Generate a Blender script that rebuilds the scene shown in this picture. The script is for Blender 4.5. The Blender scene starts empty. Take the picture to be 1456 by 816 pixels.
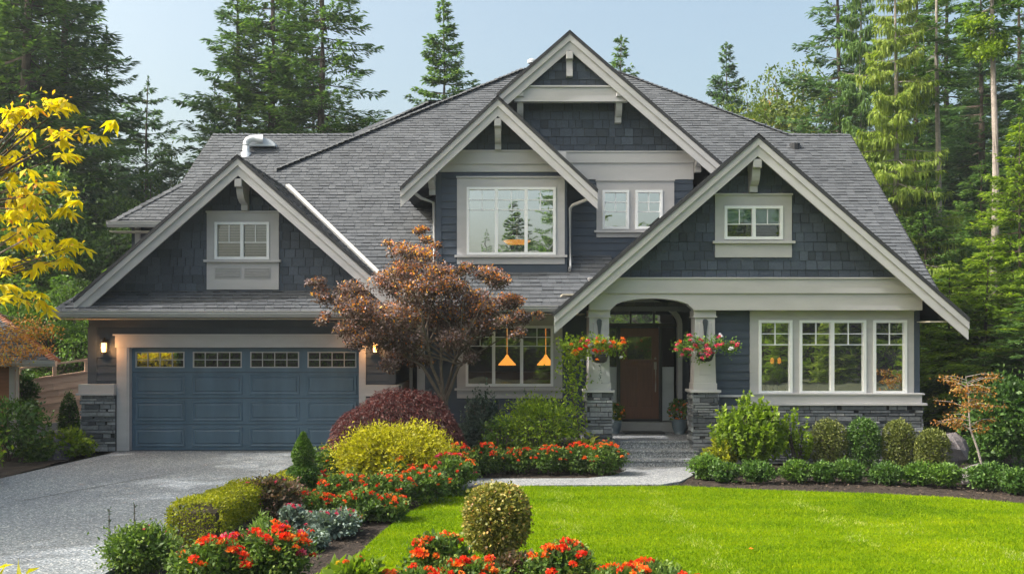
import bpy, math, random
import numpy as np
from mathutils import Vector, Matrix
from mathutils.geometry import tessellate_polygon
R = math.radians
sc = bpy.context.scene
# ------------------------------------------------------------ camera
F = 1340.0            # focal length in photo pixels
CH = 2.4              # camera height
cam = bpy.data.cameras.new('camera')
cam.sensor_width = 36.0
cam.lens = 36.0 * F / 1456.0
cam.shift_y = 72.0 / 1456.0
cam.clip_start = 0.1
cam.clip_end = 3000
camo = bpy.data.objects.new('camera', cam)
camo.location = (0, 0, CH)
camo.rotation_euler = (R(90), 0, 0)
sc.collection.objects.link(camo)
sc.camera = camo
# ------------------------------------------------------------ light
SUN_EL, SUN_AZ = R(46), R(80)         # azimuth measured to the left of straight-behind the camera
tosun = Vector((-math.sin(SUN_AZ) * math.cos(SUN_EL), -math.cos(SUN_AZ) * math.cos(SUN_EL), math.sin(SUN_EL)))
w = bpy.data.worlds.new("World"); sc.world = w
w.use_nodes = True
nt = w.node_tree
sky = nt.nodes.new('ShaderNodeTexSky')
sky.sky_type = 'NISHITA'
sky.sun_disc = False
sky.sun_elevation = SUN_EL
sky.sun_rotation = math.atan2(tosun.x, tosun.y)
sky.air_density = 1.0
sky.dust_density = 7.0
sky.ozone_density = 0.8
bg = nt.nodes['Background']
bg.inputs['Strength'].default_value = 0.15
tintn = nt.nodes.new('ShaderNodeMix'); tintn.data_type = 'RGBA'; tintn.blend_type = 'MULTIPLY'
tintn.inputs[0].default_value = 1; tintn.inputs[7].default_value = (1.10, 1.11, 0.97, 1)
nt.links.new(sky.outputs[0], tintn.inputs[6]); nt.links.new(tintn.outputs[2], bg.inputs['Color'])
sl = bpy.data.lights.new('sun', 'SUN')
sl.energy = 2.8
sl.angle = R(1.2)
sl.color = (1.0, 0.965, 0.92)
so = bpy.data.objects.new('sun', sl)
so.rotation_euler = tosun.to_track_quat('Z', 'Y').to_euler()
sc.collection.objects.link(so)
sc.view_settings.view_transform = 'Standard'
sc.view_settings.look = 'None'
sc.view_settings.gamma = 1
sc.view_settings.use_curve_mapping = False
sc.view_settings.exposure = 1.0

COL = sc.collection
rng = random.Random(7)
nr = np.random.RandomState(11)

def PX(px, Y): return (px - 728.0) / F * Y          # real X of something seen at column px and depth Y
def PZ(py, Y): return CH + (480.0 - py) / F * Y     # real Z of something seen at row py and depth Y
def G(px, py, z=-0.1):                              # point of the ground at height z
    Y = F * (CH - z) / (py - 480.0)
    return (PX(px, Y), Y)

# ------------------------------------------------------------ materials
MATS = {}
def new_mat(name):
    m = bpy.data.materials.new(name); m.use_nodes = True
    nt = m.node_tree
    b = nt.nodes['Principled BSDF']
    MATS[name] = m
    return m, nt, b
def nd(nt, t, **kw):
    n = nt.nodes.new(t)
    for k, v in kw.items():
        if k in n.inputs.keys(): n.inputs[k].default_value = v
        else: setattr(n, k, v)
    return n
def ramp(nt, fac, stops):
    r = nt.nodes.new('ShaderNodeValToRGB')
    e = r.color_ramp.elements
    while len(e) < len(stops): e.new(0.5)
    for i, (p, c) in enumerate(stops):
        e[i].position = p; e[i].color = (c[0], c[1], c[2], 1)
    nt.links.new(fac, r.inputs[0])
    return r
def bump(nt, b, h, strength=0.3, dist=0.01):
    bn = nt.nodes.new('ShaderNodeBump')
    bn.inputs['Strength'].default_value = strength
    bn.inputs['Distance'].default_value = dist
    nt.links.new(h, bn.inputs['Height'])
    nt.links.new(bn.outputs[0], b.inputs['Normal'])
def noise(nt, scale, detail=4, rough=0.55, obj=True, stretch=None):
    tc = nt.nodes.new('ShaderNodeNewGeometry')
    n = nt.nodes.new('ShaderNodeTexNoise')
    n.inputs['Scale'].default_value = scale
    n.inputs['Detail'].default_value = detail
    n.inputs['Roughness'].default_value = rough
    if stretch:
        mp = nt.nodes.new('ShaderNodeMapping'); mp.inputs['Scale'].default_value = stretch
        nt.links.new(tc.outputs['Position'], mp.inputs[0]); nt.links.new(mp.outputs[0], n.inputs['Vector'])
    else:
        nt.links.new(tc.outputs['Position'], n.inputs['Vector'])
    return n
def mixc(nt, fac, a, b, mode='MIX'):
    m = nt.nodes.new('ShaderNodeMix'); m.data_type = 'RGBA'; m.blend_type = mode
    for s, v in ((m.inputs[0], fac), (m.inputs[6], a), (m.inputs[7], b)):
        if hasattr(v, 'links') or hasattr(v, 'is_linked'): nt.links.new(v, s)
        elif isinstance(v, (int, float)): s.default_value = v
        else: s.default_value = (v[0], v[1], v[2], 1)
    return m.outputs[2]
def attr(nt):
    a = nt.nodes.new('ShaderNodeAttribute'); a.attribute_name = 'rnd'
    return a.outputs['Fac']

def paint(name, c, rough=0.5, var=0.10, nscale=3.0, bmp=0.0, streak=None):
    """painted surface with faint weathering"""
    m, nt, b = new_mat(name)
    n = noise(nt, nscale, 5, 0.6, stretch=streak)
    lo = tuple(x * (1 - var) for x in c); hi = tuple(x * (1 + var) for x in c)
    r = ramp(nt, n.outputs[0], [(0.3, lo), (0.7, hi)])
    a = attr(nt)
    r2 = ramp(nt, a, [(0, (0.34,) * 3), (0.12, (0.84,) * 3), (1, (1.14,) * 3)])  # lowest stop: shade under the siding laps, put into the colour
    c2 = mixc(nt, 1.0, r.outputs[0], r2.outputs[0], 'MULTIPLY')
    nt.links.new(c2, b.inputs['Base Color'])
    b.inputs['Roughness'].default_value = rough
    if bmp:
        n2 = noise(nt, 40, 3, 0.6, stretch=(1, 1, 1)); bump(nt, b, n2.outputs[0], bmp, 0.004)
    return m
def chips(name, stops, rough=0.8, nscale=25, bstr=0.5, bdist=0.006, big=0.25, bigscale=0.6):
    """many-piece surface: colour of every piece from its own random value, grain on top"""
    m, nt, b = new_mat(name)
    r = ramp(nt, attr(nt), stops)
    n = noise(nt, nscale, 6, 0.7)
    r2 = ramp(nt, n.outputs[0], [(0.25, (0.6,) * 3), (0.75, (1.35,) * 3)])
    c = mixc(nt, 1.0, r.outputs[0], r2.outputs[0], 'MULTIPLY')
    n3 = noise(nt, bigscale, 4, 0.6)
    r3 = ramp(nt, n3.outputs[0], [(0.3, (1 - big,) * 3), (0.7, (1 + big,) * 3)])
    c = mixc(nt, 1.0, c, r3.outputs[0], 'MULTIPLY')
    nt.links.new(c, b.inputs['Base Color'])
    b.inputs['Roughness'].default_value = rough
    bump(nt, b, n.outputs[0], bstr, bdist)
    return m
def leafmat(name, stops, trans=0.35, rough=0.5, tint=(1.25, 1.3, 0.6), spec=0.35):
    m, nt, b = new_mat(name)
    out = nt.nodes['Material Output']
    r = ramp(nt, attr(nt), stops)
    col = r.outputs[0]
    nt.links.new(col, b.inputs['Base Color'])
    b.inputs['Roughness'].default_value = rough
    b.inputs['Specular IOR Level'].default_value = spec
    t = nt.nodes.new('ShaderNodeBsdfTranslucent')
    tc = mixc(nt, 1.0, col, tint, 'MULTIPLY')
    nt.links.new(tc, t.inputs[0])
    mx = nt.nodes.new('ShaderNodeMixShader'); mx.inputs[0].default_value = trans
    nt.links.new(b.outputs[0], mx.inputs[1]); nt.links.new(t.outputs[0], mx.inputs[2])
    nt.links.new(mx.outputs[0], out.inputs[0])
    return m
def glass(name, refl=0.38, tint=(0.75, 0.8, 0.8), rough=0.0):
    m, nt, b = new_mat(name)
    out = nt.nodes['Material Output']
    t = nt.nodes.new('ShaderNodeBsdfTransparent'); t.inputs[0].default_value = (*tint, 1)
    g = nt.nodes.new('ShaderNodeBsdfGlossy'); g.inputs['Roughness'].default_value = rough
    g.inputs[0].default_value = (0.95, 0.98, 1, 1)
    lw = nt.nodes.new('ShaderNodeLayerWeight'); lw.inputs[0].default_value = 0.3
    r = nt.nodes.new('ShaderNodeMapRange')
    r.inputs['To Min'].default_value = refl; r.inputs['To Max'].default_value = 0.9
    nt.links.new(lw.outputs['Fresnel'], r.inputs[0])
    n = noise(nt, 2.2, 2, 0.5)
    bn = nt.nodes.new('ShaderNodeBump'); bn.inputs['Strength'].default_value = 0.05; bn.inputs['Distance'].default_value = 0.02
    nt.links.new(n.outputs[0], bn.inputs['Height']); nt.links.new(bn.outputs[0], g.inputs['Normal'])
    mx = nt.nodes.new('ShaderNodeMixShader')
    nt.links.new(r.outputs[0], mx.inputs[0]); nt.links.new(t.outputs[0], mx.inputs[1]); nt.links.new(g.outputs[0], mx.inputs[2])
    nt.links.new(mx.outputs[0], out.inputs[0])
    return m
def emis(name, c, s):
    m, nt, b = new_mat(name)
    b.inputs['Base Color'].default_value = (*c, 1)
    b.inputs['Emission Color'].default_value = (*c, 1)
    b.inputs['Emission Strength'].default_value = s
    return m

m_navy = paint('navy_siding', (0.036, 0.052, 0.080), 0.55, 0.14, 2.5, 0.15)
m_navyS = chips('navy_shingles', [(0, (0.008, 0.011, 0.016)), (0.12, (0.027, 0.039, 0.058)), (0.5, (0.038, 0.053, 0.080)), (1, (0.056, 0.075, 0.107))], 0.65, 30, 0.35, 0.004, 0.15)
m_trim = paint('greige_trim', (0.435, 0.430, 0.445), 0.5, 0.07, 1.5, 0.05, (1, 1, 3))
m_soff = paint('soffit_paint', (0.46, 0.42, 0.34), 0.6, 0.08, 1.5)
m_white = paint('white_frame', (0.80, 0.82, 0.85), 0.35, 0.04)
m_garage = paint('slate_blue_door', (0.068, 0.125, 0.182), 0.5, 0.16, 1.6, 0.2, (1.5, 1, 0.35))
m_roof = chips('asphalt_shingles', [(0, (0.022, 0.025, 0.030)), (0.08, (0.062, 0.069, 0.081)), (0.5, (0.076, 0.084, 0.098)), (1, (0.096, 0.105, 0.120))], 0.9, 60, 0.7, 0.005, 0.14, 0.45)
m_roofE = paint('roof_edge', (0.028, 0.030, 0.036), 0.8)
m_stone = chips('ledge_stone', [(0, (0.05, 0.058, 0.070)), (0.4, (0.15, 0.165, 0.185)), (0.8, (0.25, 0.265, 0.285)), (1, (0.36, 0.365, 0.375))], 0.8, 14, 0.9, 0.015, 0.15)
m_mort = paint('stone_joint', (0.02, 0.022, 0.026), 0.9)
m_gut = paint('gutter_metal', (0.42, 0.42, 0.42), 0.35, 0.04)
m_glass = glass('window_glass', 0.66)
m_glassL = glass('living_room_glass', 0.62, (0.6, 0.6, 0.6))
m_glassD = glass('dim_glass', 0.13, (0.6, 0.6, 0.6))
m_glassG = glass('garage_glass', 0.30, (0.35, 0.3, 0.2))
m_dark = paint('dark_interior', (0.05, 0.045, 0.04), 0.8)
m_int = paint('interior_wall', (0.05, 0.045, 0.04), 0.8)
m_blind = paint('blind_slat', (0.62, 0.64, 0.66), 0.6)
m_green = paint('green_blind', (0.34, 0.60, 0.46), 0.7)
m_screen = paint('navy_screen', (0.03, 0.035, 0.06), 0.7)
m_black = paint('black_metal', (0.018, 0.018, 0.02), 0.4)
m_iron = chips('iron_ornament', [(0, (0.02, 0.03, 0.04)), (1, (0.06, 0.08, 0.10))], 0.5, 60, 0.8, 0.01)
m_brass = paint('handle_metal', (0.35, 0.30, 0.24), 0.25)
m_lamp = emis('lamp_glow', (1.0, 0.50, 0.18), 3.0)
m_shade = emis('amber_shade', (1.0, 0.36, 0.05), 1.1)
m_galv = paint('vent_metal', (0.62, 0.66, 0.72), 0.35, 0.08)

def wood(name, a, b_, scale=(14, 14, 0.8)):
    m, nt, b = new_mat(name)
    n = noise(nt, 3.0, 6, 0.65, stretch=scale)
    r = ramp(nt, n.outputs[0], [(0.3, a), (0.7, b_)])
    r2 = ramp(nt, attr(nt), [(0, (0.8,) * 3), (1, (1.2,) * 3)])
    c = mixc(nt, 1.0, r.outputs[0], r2.outputs[0], 'MULTIPLY')
    nt.links.new(c, b.inputs['Base Color'])
    b.inputs['Roughness'].default_value = 0.5
    bump(nt, b, n.outputs[0], 0.2, 0.004)
    return m
m_door = wood('mahogany_door', (0.10, 0.036, 0.018), (0.16, 0.060, 0.032))
m_cedar = wood('cedar_board', (0.60, 0.36, 0.24), (0.76, 0.52, 0.38), (1.2, 1.2, 14))
m_shed = wood('shed_board', (0.20, 0.070, 0.028), (0.30, 0.115, 0.05), (0.8, 14, 14))
m_lath = wood('cedar_shake', (0.44, 0.32, 0.23), (0.62, 0.48, 0.36), (2, 2, 12))
m_bark = chips('bark', [(0, (0.06, 0.045, 0.035)), (1, (0.13, 0.10, 0.08))], 0.9, 8, 1.0, 0.03)
m_barkG = chips('pale_bark', [(0, (0.20, 0.17, 0.15)), (1, (0.34, 0.30, 0.27))], 0.9, 6, 0.8, 0.02)
m_rock = chips('boulder_rock', [(0, (0.10, 0.09, 0.10)), (1, (0.20, 0.18, 0.19))], 0.85, 5, 1.0, 0.05)

def ground_mat(name, stops, scale, big=0.2, bstr=0.6, bdist=0.01, rough=0.9, bigscale=0.5):
    m, nt, b = new_mat(name)
    n = noise(nt, scale, 8, 0.75)
    r = ramp(nt, n.outputs[0], stops)
    n3 = noise(nt, bigscale, 4, 0.6)
    r3 = ramp(nt, n3.outputs[0], [(0.3, (1 - big,) * 3), (0.7, (1 + big,) * 3)])
    c = mixc(nt, 1.0, r.outputs[0], r3.outputs[0], 'MULTIPLY')
    nt.links.new(c, b.inputs['Base Color'])
    b.inputs['Roughness'].default_value = rough
    bump(nt, b, n.outputs[0], bstr, bdist)
    return m
m_mulch = ground_mat('bark_mulch', [(0.35, (0.010, 0.007, 0.005)), (0.52, (0.035, 0.023, 0.016)), (0.7, (0.085, 0.058, 0.042))], 45, 0.3, 1.0, 0.03)
m_soil = ground_mat('forest_soil', [(0.3, (0.02, 0.022, 0.010)), (0.7, (0.06, 0.07, 0.025))], 6, 0.3)
def aggregate(name, base, speck):
    m, nt, b = new_mat(name)
    v = nt.nodes.new('ShaderNodeTexVoronoi'); v.inputs['Scale'].default_value = 55
    g = nt.nodes.new('ShaderNodeNewGeometry'); nt.links.new(g.outputs['Position'], v.inputs['Vector'])
    sx = nt.nodes.new('ShaderNodeSeparateColor'); nt.links.new(v.outputs['Color'], sx.inputs[0])
    r = ramp(nt, sx.outputs[0], [(0, tuple(x * 0.42 for x in base)), (0.45, base), (0.8, tuple(x * 1.25 for x in base)), (1.0, speck)])
    n3 = noise(nt, 0.55, 5, 0.6)
    r3 = ramp(nt, n3.outputs[0], [(0.3, (0.84, 0.84, 0.86)), (0.7, (1.10, 1.10, 1.08))])
    c = mixc(nt, 1.0, r.outputs[0], r3.outputs[0], 'MULTIPLY')
    nt.links.new(c, b.inputs['Base Color'])
    b.inputs['Roughness'].default_value = 0.75
    bump(nt, b, v.outputs['Distance'], 0.6, 0.006)
    return m
m_drive = aggregate('exposed_aggregate', (0.205, 0.232, 0.258), (0.60, 0.60, 0.60))
m_step = aggregate('step_concrete', (0.23, 0.245, 0.265), (0.5, 0.5, 0.5))
m_conc = paint('smooth_concrete', (0.34, 0.34, 0.34), 0.8, 0.1)

# ------------------------------------------------------------ mesh helper
class MB:
    def __init__(s): s.v = []; s.f = []; s.r = []; s.m = []
    def add(s, vs, fs, rnd=0.5, mi=0):
        o = len(s.v); s.v += [tuple(v) for v in vs]
        for f in fs: s.f.append(tuple(o + i for i in f)); s.r.append(rnd); s.m.append(mi)
        return s
    def box(s, x0, x1, y0, y1, z0, z1, rnd=0.5, mi=0, bev=0.0):
        if bev:
            b = bev   # chamfer the four edges of the camera-facing side
            vs = [(x0, y1, z0), (x1, y1, z0), (x1, y1, z1), (x0, y1, z1),
                  (x0, y0 + b, z0), (x1, y0 + b, z0), (x1, y0 + b, z1), (x0, y0 + b, z1),
                  (x0 + b, y0, z0 + b), (x1 - b, y0, z0 + b), (x1 - b, y0, z1 - b), (x0 + b, y0, z1 - b)]
            fs = [(3, 2, 1, 0), (0, 1, 5, 4), (1, 2, 6, 5), (2, 3, 7, 6), (3, 0, 4, 7),
                  (4, 5, 9, 8), (5, 6, 10, 9), (6, 7, 11, 10), (7, 4, 8, 11), (8, 9, 10, 11)]
            return s.add(vs, fs, rnd, mi)
        vs = [(x, y, z) for x in (x0, x1) for y in (y0, y1) for z in (z0, z1)]
        return s.add(vs, [(0, 1, 3, 2), (4, 6, 7, 5), (0, 4, 5, 1), (2, 3, 7, 6), (0, 2, 6, 4), (1, 5, 7, 3)], rnd, mi)
    def prism(s, poly, vec, rnd=0.5, mi=0):
        """extrude 3D polygon along vec"""
        n = len(poly); a = [Vector(p) for p in poly]; vec = Vector(vec)
        vs = a + [p + vec for p in a]
        fs = [(i, (i + 1) % n, n + (i + 1) % n, n + i) for i in range(n)]
        tri = tessellate_polygon([a])
        fs += [tuple(t) for t in tri] + [tuple(n + i for i in reversed(t)) for t in tri]
        return s.add(vs, fs, rnd, mi)
    def tube(s, pts, rad, n=6, rnd=0.5, mi=0, cap=True):
        pts = [Vector(p) for p in pts]
        if not hasattr(rad, '__len__'): rad = [rad] * len(pts)
        vs = []
        for i, p in enumerate(pts):
            d = (pts[min(i + 1, len(pts) - 1)] - pts[max(i - 1, 0)]).normalized()
            a = d.cross(Vector((0, 0, 1)))
            if a.length < 1e-3: a = d.cross(Vector((1, 0, 0)))
            a.normalize(); b = d.cross(a)
            for k in range(n):
                t = 2 * math.pi * k / n
                vs.append(p + (a * math.cos(t) + b * math.sin(t)) * rad[i])
        fs = []
        for i in range(len(pts) - 1):
            for k in range(n):
                fs.append((i * n + k, i * n + (k + 1) % n, (i + 1) * n + (k + 1) % n, (i + 1) * n + k))
        if cap:
            fs.append(tuple(range(n))); fs.append(tuple((len(pts) - 1) * n + k for k in reversed(range(n))))
        return s.add(vs, fs, rnd, mi)
    def lathe(s, c, prof, n=20, rnd=0.5, mi=0):
        vs = []
        for r, z in prof:
            for k in range(n):
                t = 2 * math.pi * k / n
                vs.append((c[0] + r * math.cos(t), c[1] + r * math.sin(t), c[2] + z))
        fs = []
        for i in range(len(prof) - 1):
            for k in range(n):
                fs.append((i * n + k, i * n + (k + 1) % n, (i + 1) * n + (k + 1) % n, (i + 1) * n + k))
        fs.append(tuple(range(n))); fs.append(tuple((len(prof) - 1) * n + k for k in range(n)))
        return s.add(vs, fs, rnd, mi)
    def build(s, name, mat, parent=None, smooth=False, **props):
        me = bpy.data.meshes.new(name)
        off = world_loc(parent) if parent else Vector((0, 0, 0))
        me.from_pydata([(v[0] - off.x, v[1] - off.y, v[2] - off.z) for v in s.v], [], s.f)
        at = me.attributes.new('rnd', 'FLOAT', 'FACE'); at.data.foreach_set('value', s.r)
        for m in (mat if isinstance(mat, (list, tuple)) else [mat]): me.materials.append(m)
        if any(s.m): me.polygons.foreach_set('material_index', s.m)
        if smooth: me.polygons.foreach_set('use_smooth', [True] * len(s.f))
        o = bpy.data.objects.new(name, me); COL.objects.link(o)
        if parent: o.parent = parent
        for k, v in props.items(): o[k] = v
        return o
def world_loc(o):
    p = Vector((0, 0, 0))
    while o: p += o.location; o = o.parent
    return p
def thing(name, label, cat, loc=(0, 0, 0), group=None):
    o = bpy.data.objects.new(name, None); o.location = loc; o.empty_display_size = 0.2
    COL.objects.link(o); o['label'] = label; o['category'] = cat
    if group: o['group'] = group
    return o
def tag(o, label, cat, group=None):
    o['label'] = label; o['category'] = cat
    if group: o['group'] = group
    return o

class Frame:
    """O + u*U + v*V + w*N"""
    def __init__(s, O, U, V):
        s.O = Vector(O); s.U = Vector(U).normalized(); s.V = Vector(V).normalized(); s.N = s.U.cross(s.V).normalized()
    def p(s, u, v, w=0): return s.O + s.U * u + s.V * v + s.N * w
FRONT = lambda Y: Frame((0, Y, 0), (1, 0, 0), (0, 0, 1))      # N = -Y
def intervals(poly, v):
    xs = []
    n = len(poly)
    for i in range(n):
        (u0, v0), (u1, v1) = poly[i], poly[(i + 1) % n]
        if (v0 <= v < v1) or (v1 <= v < v0):
            xs.append(u0 + (u1 - u0) * (v - v0) / (v1 - v0))
    xs.sort()
    return [(xs[i], xs[i + 1]) for i in range(0, len(xs) - 1, 2)]
def tiles(mb, fr, poly, rh, tw, t=0.02, t0=0.004, holes=(), gap=0.003, wob=0.0, mi=0, jit=0.0, over=0.02, rndf=None, rg=None, edge=False):
    rg = rg or rng
    vmin = min(p[1] for p in poly); vmax = max(p[1] for p in poly)
    v = vmin; row = 0
    while v < vmax - 0.01:
        v1 = min(v + rh, vmax)
        e = 0.004
        a = intervals(poly, v + e); b = intervals(poly, v1 - e)
        if len(a) != len(b): a = b = intervals(poly, (v + v1) / 2)
        for (l0, r0), (l1, r1) in zip(a, b):
            L, Rr = min(l0, l1), max(r0, r1)
            segs = [(L, Rr)]
            for (hu0, hu1, hv0, hv1) in holes:
                if hv0 < v1 - e and hv1 > v + e:
                    ns = []
                    for s0, s1 in segs:
                        if hu1 <= s0 or hu0 >= s1: ns.append((s0, s1)); continue
                        if hu0 > s0: ns.append((s0, hu0))
                        if hu1 < s1: ns.append((hu1, s1))
                    segs = ns
            for s0, s1 in segs:
                u = s0 - rg.random() * (tw[0] if tw[1] < 50 else 0)
                while u < s1 - 0.004:
                    wd = rg.uniform(*tw)
                    ua, ub = max(u, s0), min(u + wd, s1)
                    u += wd
                    if ub - ua < 0.012: continue
                    g = gap if wd < 50 else 0
                    cl = lambda x, lo, hi: min(max(x, lo), hi)
                    b0, b1 = cl(ua + g, l0, r0), cl(ub - g, l0, r0)
                    t0a, t0b = cl(ua + g, l1, r1), cl(ub - g, l1, r1)
                    if b1 - b0 < 0.003 and t0b - t0a < 0.003: continue
                    dz = rg.uniform(-jit, jit); tt = t * (1 + rg.uniform(-wob, wob))
                    vb = v + dz; vt = v1 + over if v1 < vmax - 0.001 else v1
                    vs = [fr.p(b0, vb, tt), fr.p(b1, vb, tt), fr.p(t0b, vt, t0), fr.p(t0a, vt, t0),
                          fr.p(b0, vb, 0), fr.p(b1, vb, 0), fr.p(t0b, vt, 0), fr.p(t0a, vt, 0)]
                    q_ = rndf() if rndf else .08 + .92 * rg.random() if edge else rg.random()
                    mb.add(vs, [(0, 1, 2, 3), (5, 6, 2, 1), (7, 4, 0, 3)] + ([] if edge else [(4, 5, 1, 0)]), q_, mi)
                    if edge: mb.add([vs[4], vs[5], vs[1], vs[0]], [(0, 1, 2, 3)], 0.0, mi)  # darkest value: asphalt butts on roofs, painted-in shade line under wall courses
        v += rh; row += 1
def sheet(mb, fr, poly, holes=(), thick=0.15, mi=0, w0=0.0, rnd=0.5):
    """solid wall / slab from a 2D outline with rectangular holes, thickness inward"""
    loops = [[Vector((p[0], p[1], 0)) for p in poly]]
    for (a, b, c, d) in holes: loops.append([Vector((a, c, 0)), Vector((a, d, 0)), Vector((b, d, 0)), Vector((b, c, 0))])
    flat = [p for l in loops for p in l]; n = len(flat)
    tri = tessellate_polygon(loops)
    vs = [fr.p(p.x, p.y, w0) for p in flat] + [fr.p(p.x, p.y, w0 - thick) for p in flat]
    fs = []
    for t in tri:
        a, b, c = (flat[i] for i in t)
        ccw = (b - a).cross(c - a).z > 0
        t = tuple(t) if ccw else tuple(reversed(t))
        fs.append(t); fs.append(tuple(n + i for i in reversed(t)))
    o = 0
    for l in loops:
        k = len(l)
        for i in range(k):
            j = (i + 1) % k; fs.append((o + i, n + o + i, n + o + j, o + j))
        o += k
    mb.add(vs, fs, rnd, mi)
# ============================================================ HOUSE
house = thing('house', 'two-storey craftsman house in navy siding with greige trim and four front gables', 'house', (0, 20, 0))
def HB(mb, name, mat, parent=None, **k): return mb.build(name, mat, parent or house, **k)
def Yp(z): return 19.5 + (z - 3.04) / 0.85        # depth at which the big front roof plane reaches height z

# ---- big front roof plane, with its hips
FP = Frame((0, 19.5, 3.04), (1, 0, 0), (0, 1, 0.85))
KV = math.sqrt(1 + 0.85 ** 2)
def vP(Y): return (Y - 19.5) * KV
outl = [(-2.9, 19.5), (9.0, 19.5), (9.0, 25.12), (7.36, 25.12), (2.97, 28.2), (0.36, 28.2), (-4.0, 25.12), (-7.96, 25.12), (-8.15, 23.18), (-9.34, 21.9), (-4.9, 21.9)]
polyP = [(x, vP(y)) for x, y in outl]
holesP = [(-1.4, 3.8, vP(21.2), vP(24.0)), (2.2, 7.4, vP(19.6), vP(21.1))]
mb = MB()
sheet(mb, FP, polyP, holesP, 0.12, 0, 0.0, 0.3)
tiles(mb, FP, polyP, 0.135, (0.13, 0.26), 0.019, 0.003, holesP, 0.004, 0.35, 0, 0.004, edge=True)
# back slopes and hip ends
zr2, zr1 = 3.04 + 0.85 * 8.7, 3.04 + 0.85 * 5.62
def zP(Y): return 3.04 + 0.85 * (Y - 19.5)
bk = [((0.36, 28.2, zr2), (2.97, 28.2, zr2), (7.36, 31.3, zP(25.12)), (-4.0, 31.3, zP(25.12))),
      ((0.36, 28.2, zr2), (-4.0, 31.3, zP(25.12)), (-4.0, 25.12, zP(25.12))),
      ((2.97, 28.2, zr2), (7.36, 25.12, zP(25.12)), (7.36, 31.3, zP(25.12))),
      ((-7.96, 25.12, zr1), (9.0, 25.12, zr1), (9.0, 30.7, 3.04), (-8.15, 30.7, 3.04)),
      ((-9.34, 21.9, zP(21.9)), (-8.15, 23.18, zP(23.18)), (-8.15, 27.06, zP(23.18)), (-9.34, 28.34, zP(21.9)))]
for q in bk: mb.add(q, [tuple(range(len(q)))], 0.5)
big_roof = HB(mb, 'roof', m_roof)
# second roof strip whose capped hip shows just above the first one
def onP(px, py, off):
    k = (480 - py) / F; D = (19.5 * 0.85 - 0.64 + off) / (0.85 - k)
    return (PX(px, D), D, CH + k * D)
mb = MB()
q = [onP(398, 243, .15), onP(470, 203, .15), onP(540, 173, .15), onP(609, 145.5, .15), onP(632, 145, .15), onP(660, 165, .15), onP(420, 262, .15)]
mb.prism(q, (0, 0.25, -0.3), 0.45)
rear = HB(mb, 'rear_roof', m_roof)
def caps(mb, p0, p1, w=0.16, drop=0.5, step=0.15, lift=0.02, side=None):
    p0, p1 = Vector(p0), Vector(p1); d = p1 - p0; L = d.length; d.normalize()
    s = side and Vector(side).normalized() or d.cross(Vector((0, 0, 1))).normalized()
    n = int(L / step)
    for i in range(n + 1):
        a = p0 + d * (i * step); b = p0 + d * min(i * step + step * 1.25, L)
        up = Vector((0, 0, 1)); l1 = lift + rng.uniform(0.018, 0.032); l2 = lift
        dn = up * (-drop * w)
        vs = [a + up * l1 - s * w + dn, a + up * l1, a + up * l1 + s * w + dn, b + up * l2 - s * w + dn, b + up * l2, b + up * l2 + s * w + dn,
              a - s * w + dn - up * .02, a + s * w + dn - up * .02, a - up * .0]
        mb.add(vs, [(0, 1, 4, 3), (1, 2, 5, 4), (6, 8, 1, 0), (8, 7, 2, 1)], rng.random())
A = Vector((-5.97, 23.7, zP(23.7)))
mb = MB(); caps(mb, A, (0.36, 28.2, zr2), 0.13, 0.25, 0.17, 0.035); HB(mb, 'ridge_caps', m_roof, big_roof)
mb = MB(); caps(mb, (7.36, 25.12, zP(25.12)), (2.97, 28.2, zr2), 0.12, 0.35, 0.17, 0.02); HB(mb, 'ridge_caps', m_roof, big_roof)
mb = MB(); caps(mb, (0.36, 28.2, zr2), (2.97, 28.2, zr2), 0.14); HB(mb, 'ridge_caps', m_roof, big_roof)
mb = MB(); caps(mb, (-7.96, 25.12, zr1), (-4.2, 25.12, zr1), 0.10, 0.6, 0.17, 0.0); HB(mb, 'ridge_caps', m_roof, big_roof)
mb = MB(); caps(mb, (7.3, 25.12, zr1), (9.0, 25.12, zr1), 0.10, 0.6, 0.17, 0.0); HB(mb, 'ridge_caps', m_roof, big_roof)
mb = MB(); caps(mb, (-9.34, 21.9, zP(21.9)), (-8.15, 23.18, zP(23.18)), 0.12, 0.5, 0.17); HB(mb, 'ridge_caps', m_roof, big_roof)
mb = MB(); caps(mb, onP(400, 243, .10), onP(609, 145.5, .10), 0.12, 0.25, 0.18, 0.03); HB(mb, 'ridge_caps', m_roof, big_roof)
mb = MB(); caps(mb, onP(609, 145.5, .10), onP(632, 144.6, .10), 0.12, 0.25, 0.18, 0.03); HB(mb, 'ridge_caps', m_roof, big_roof)


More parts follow.
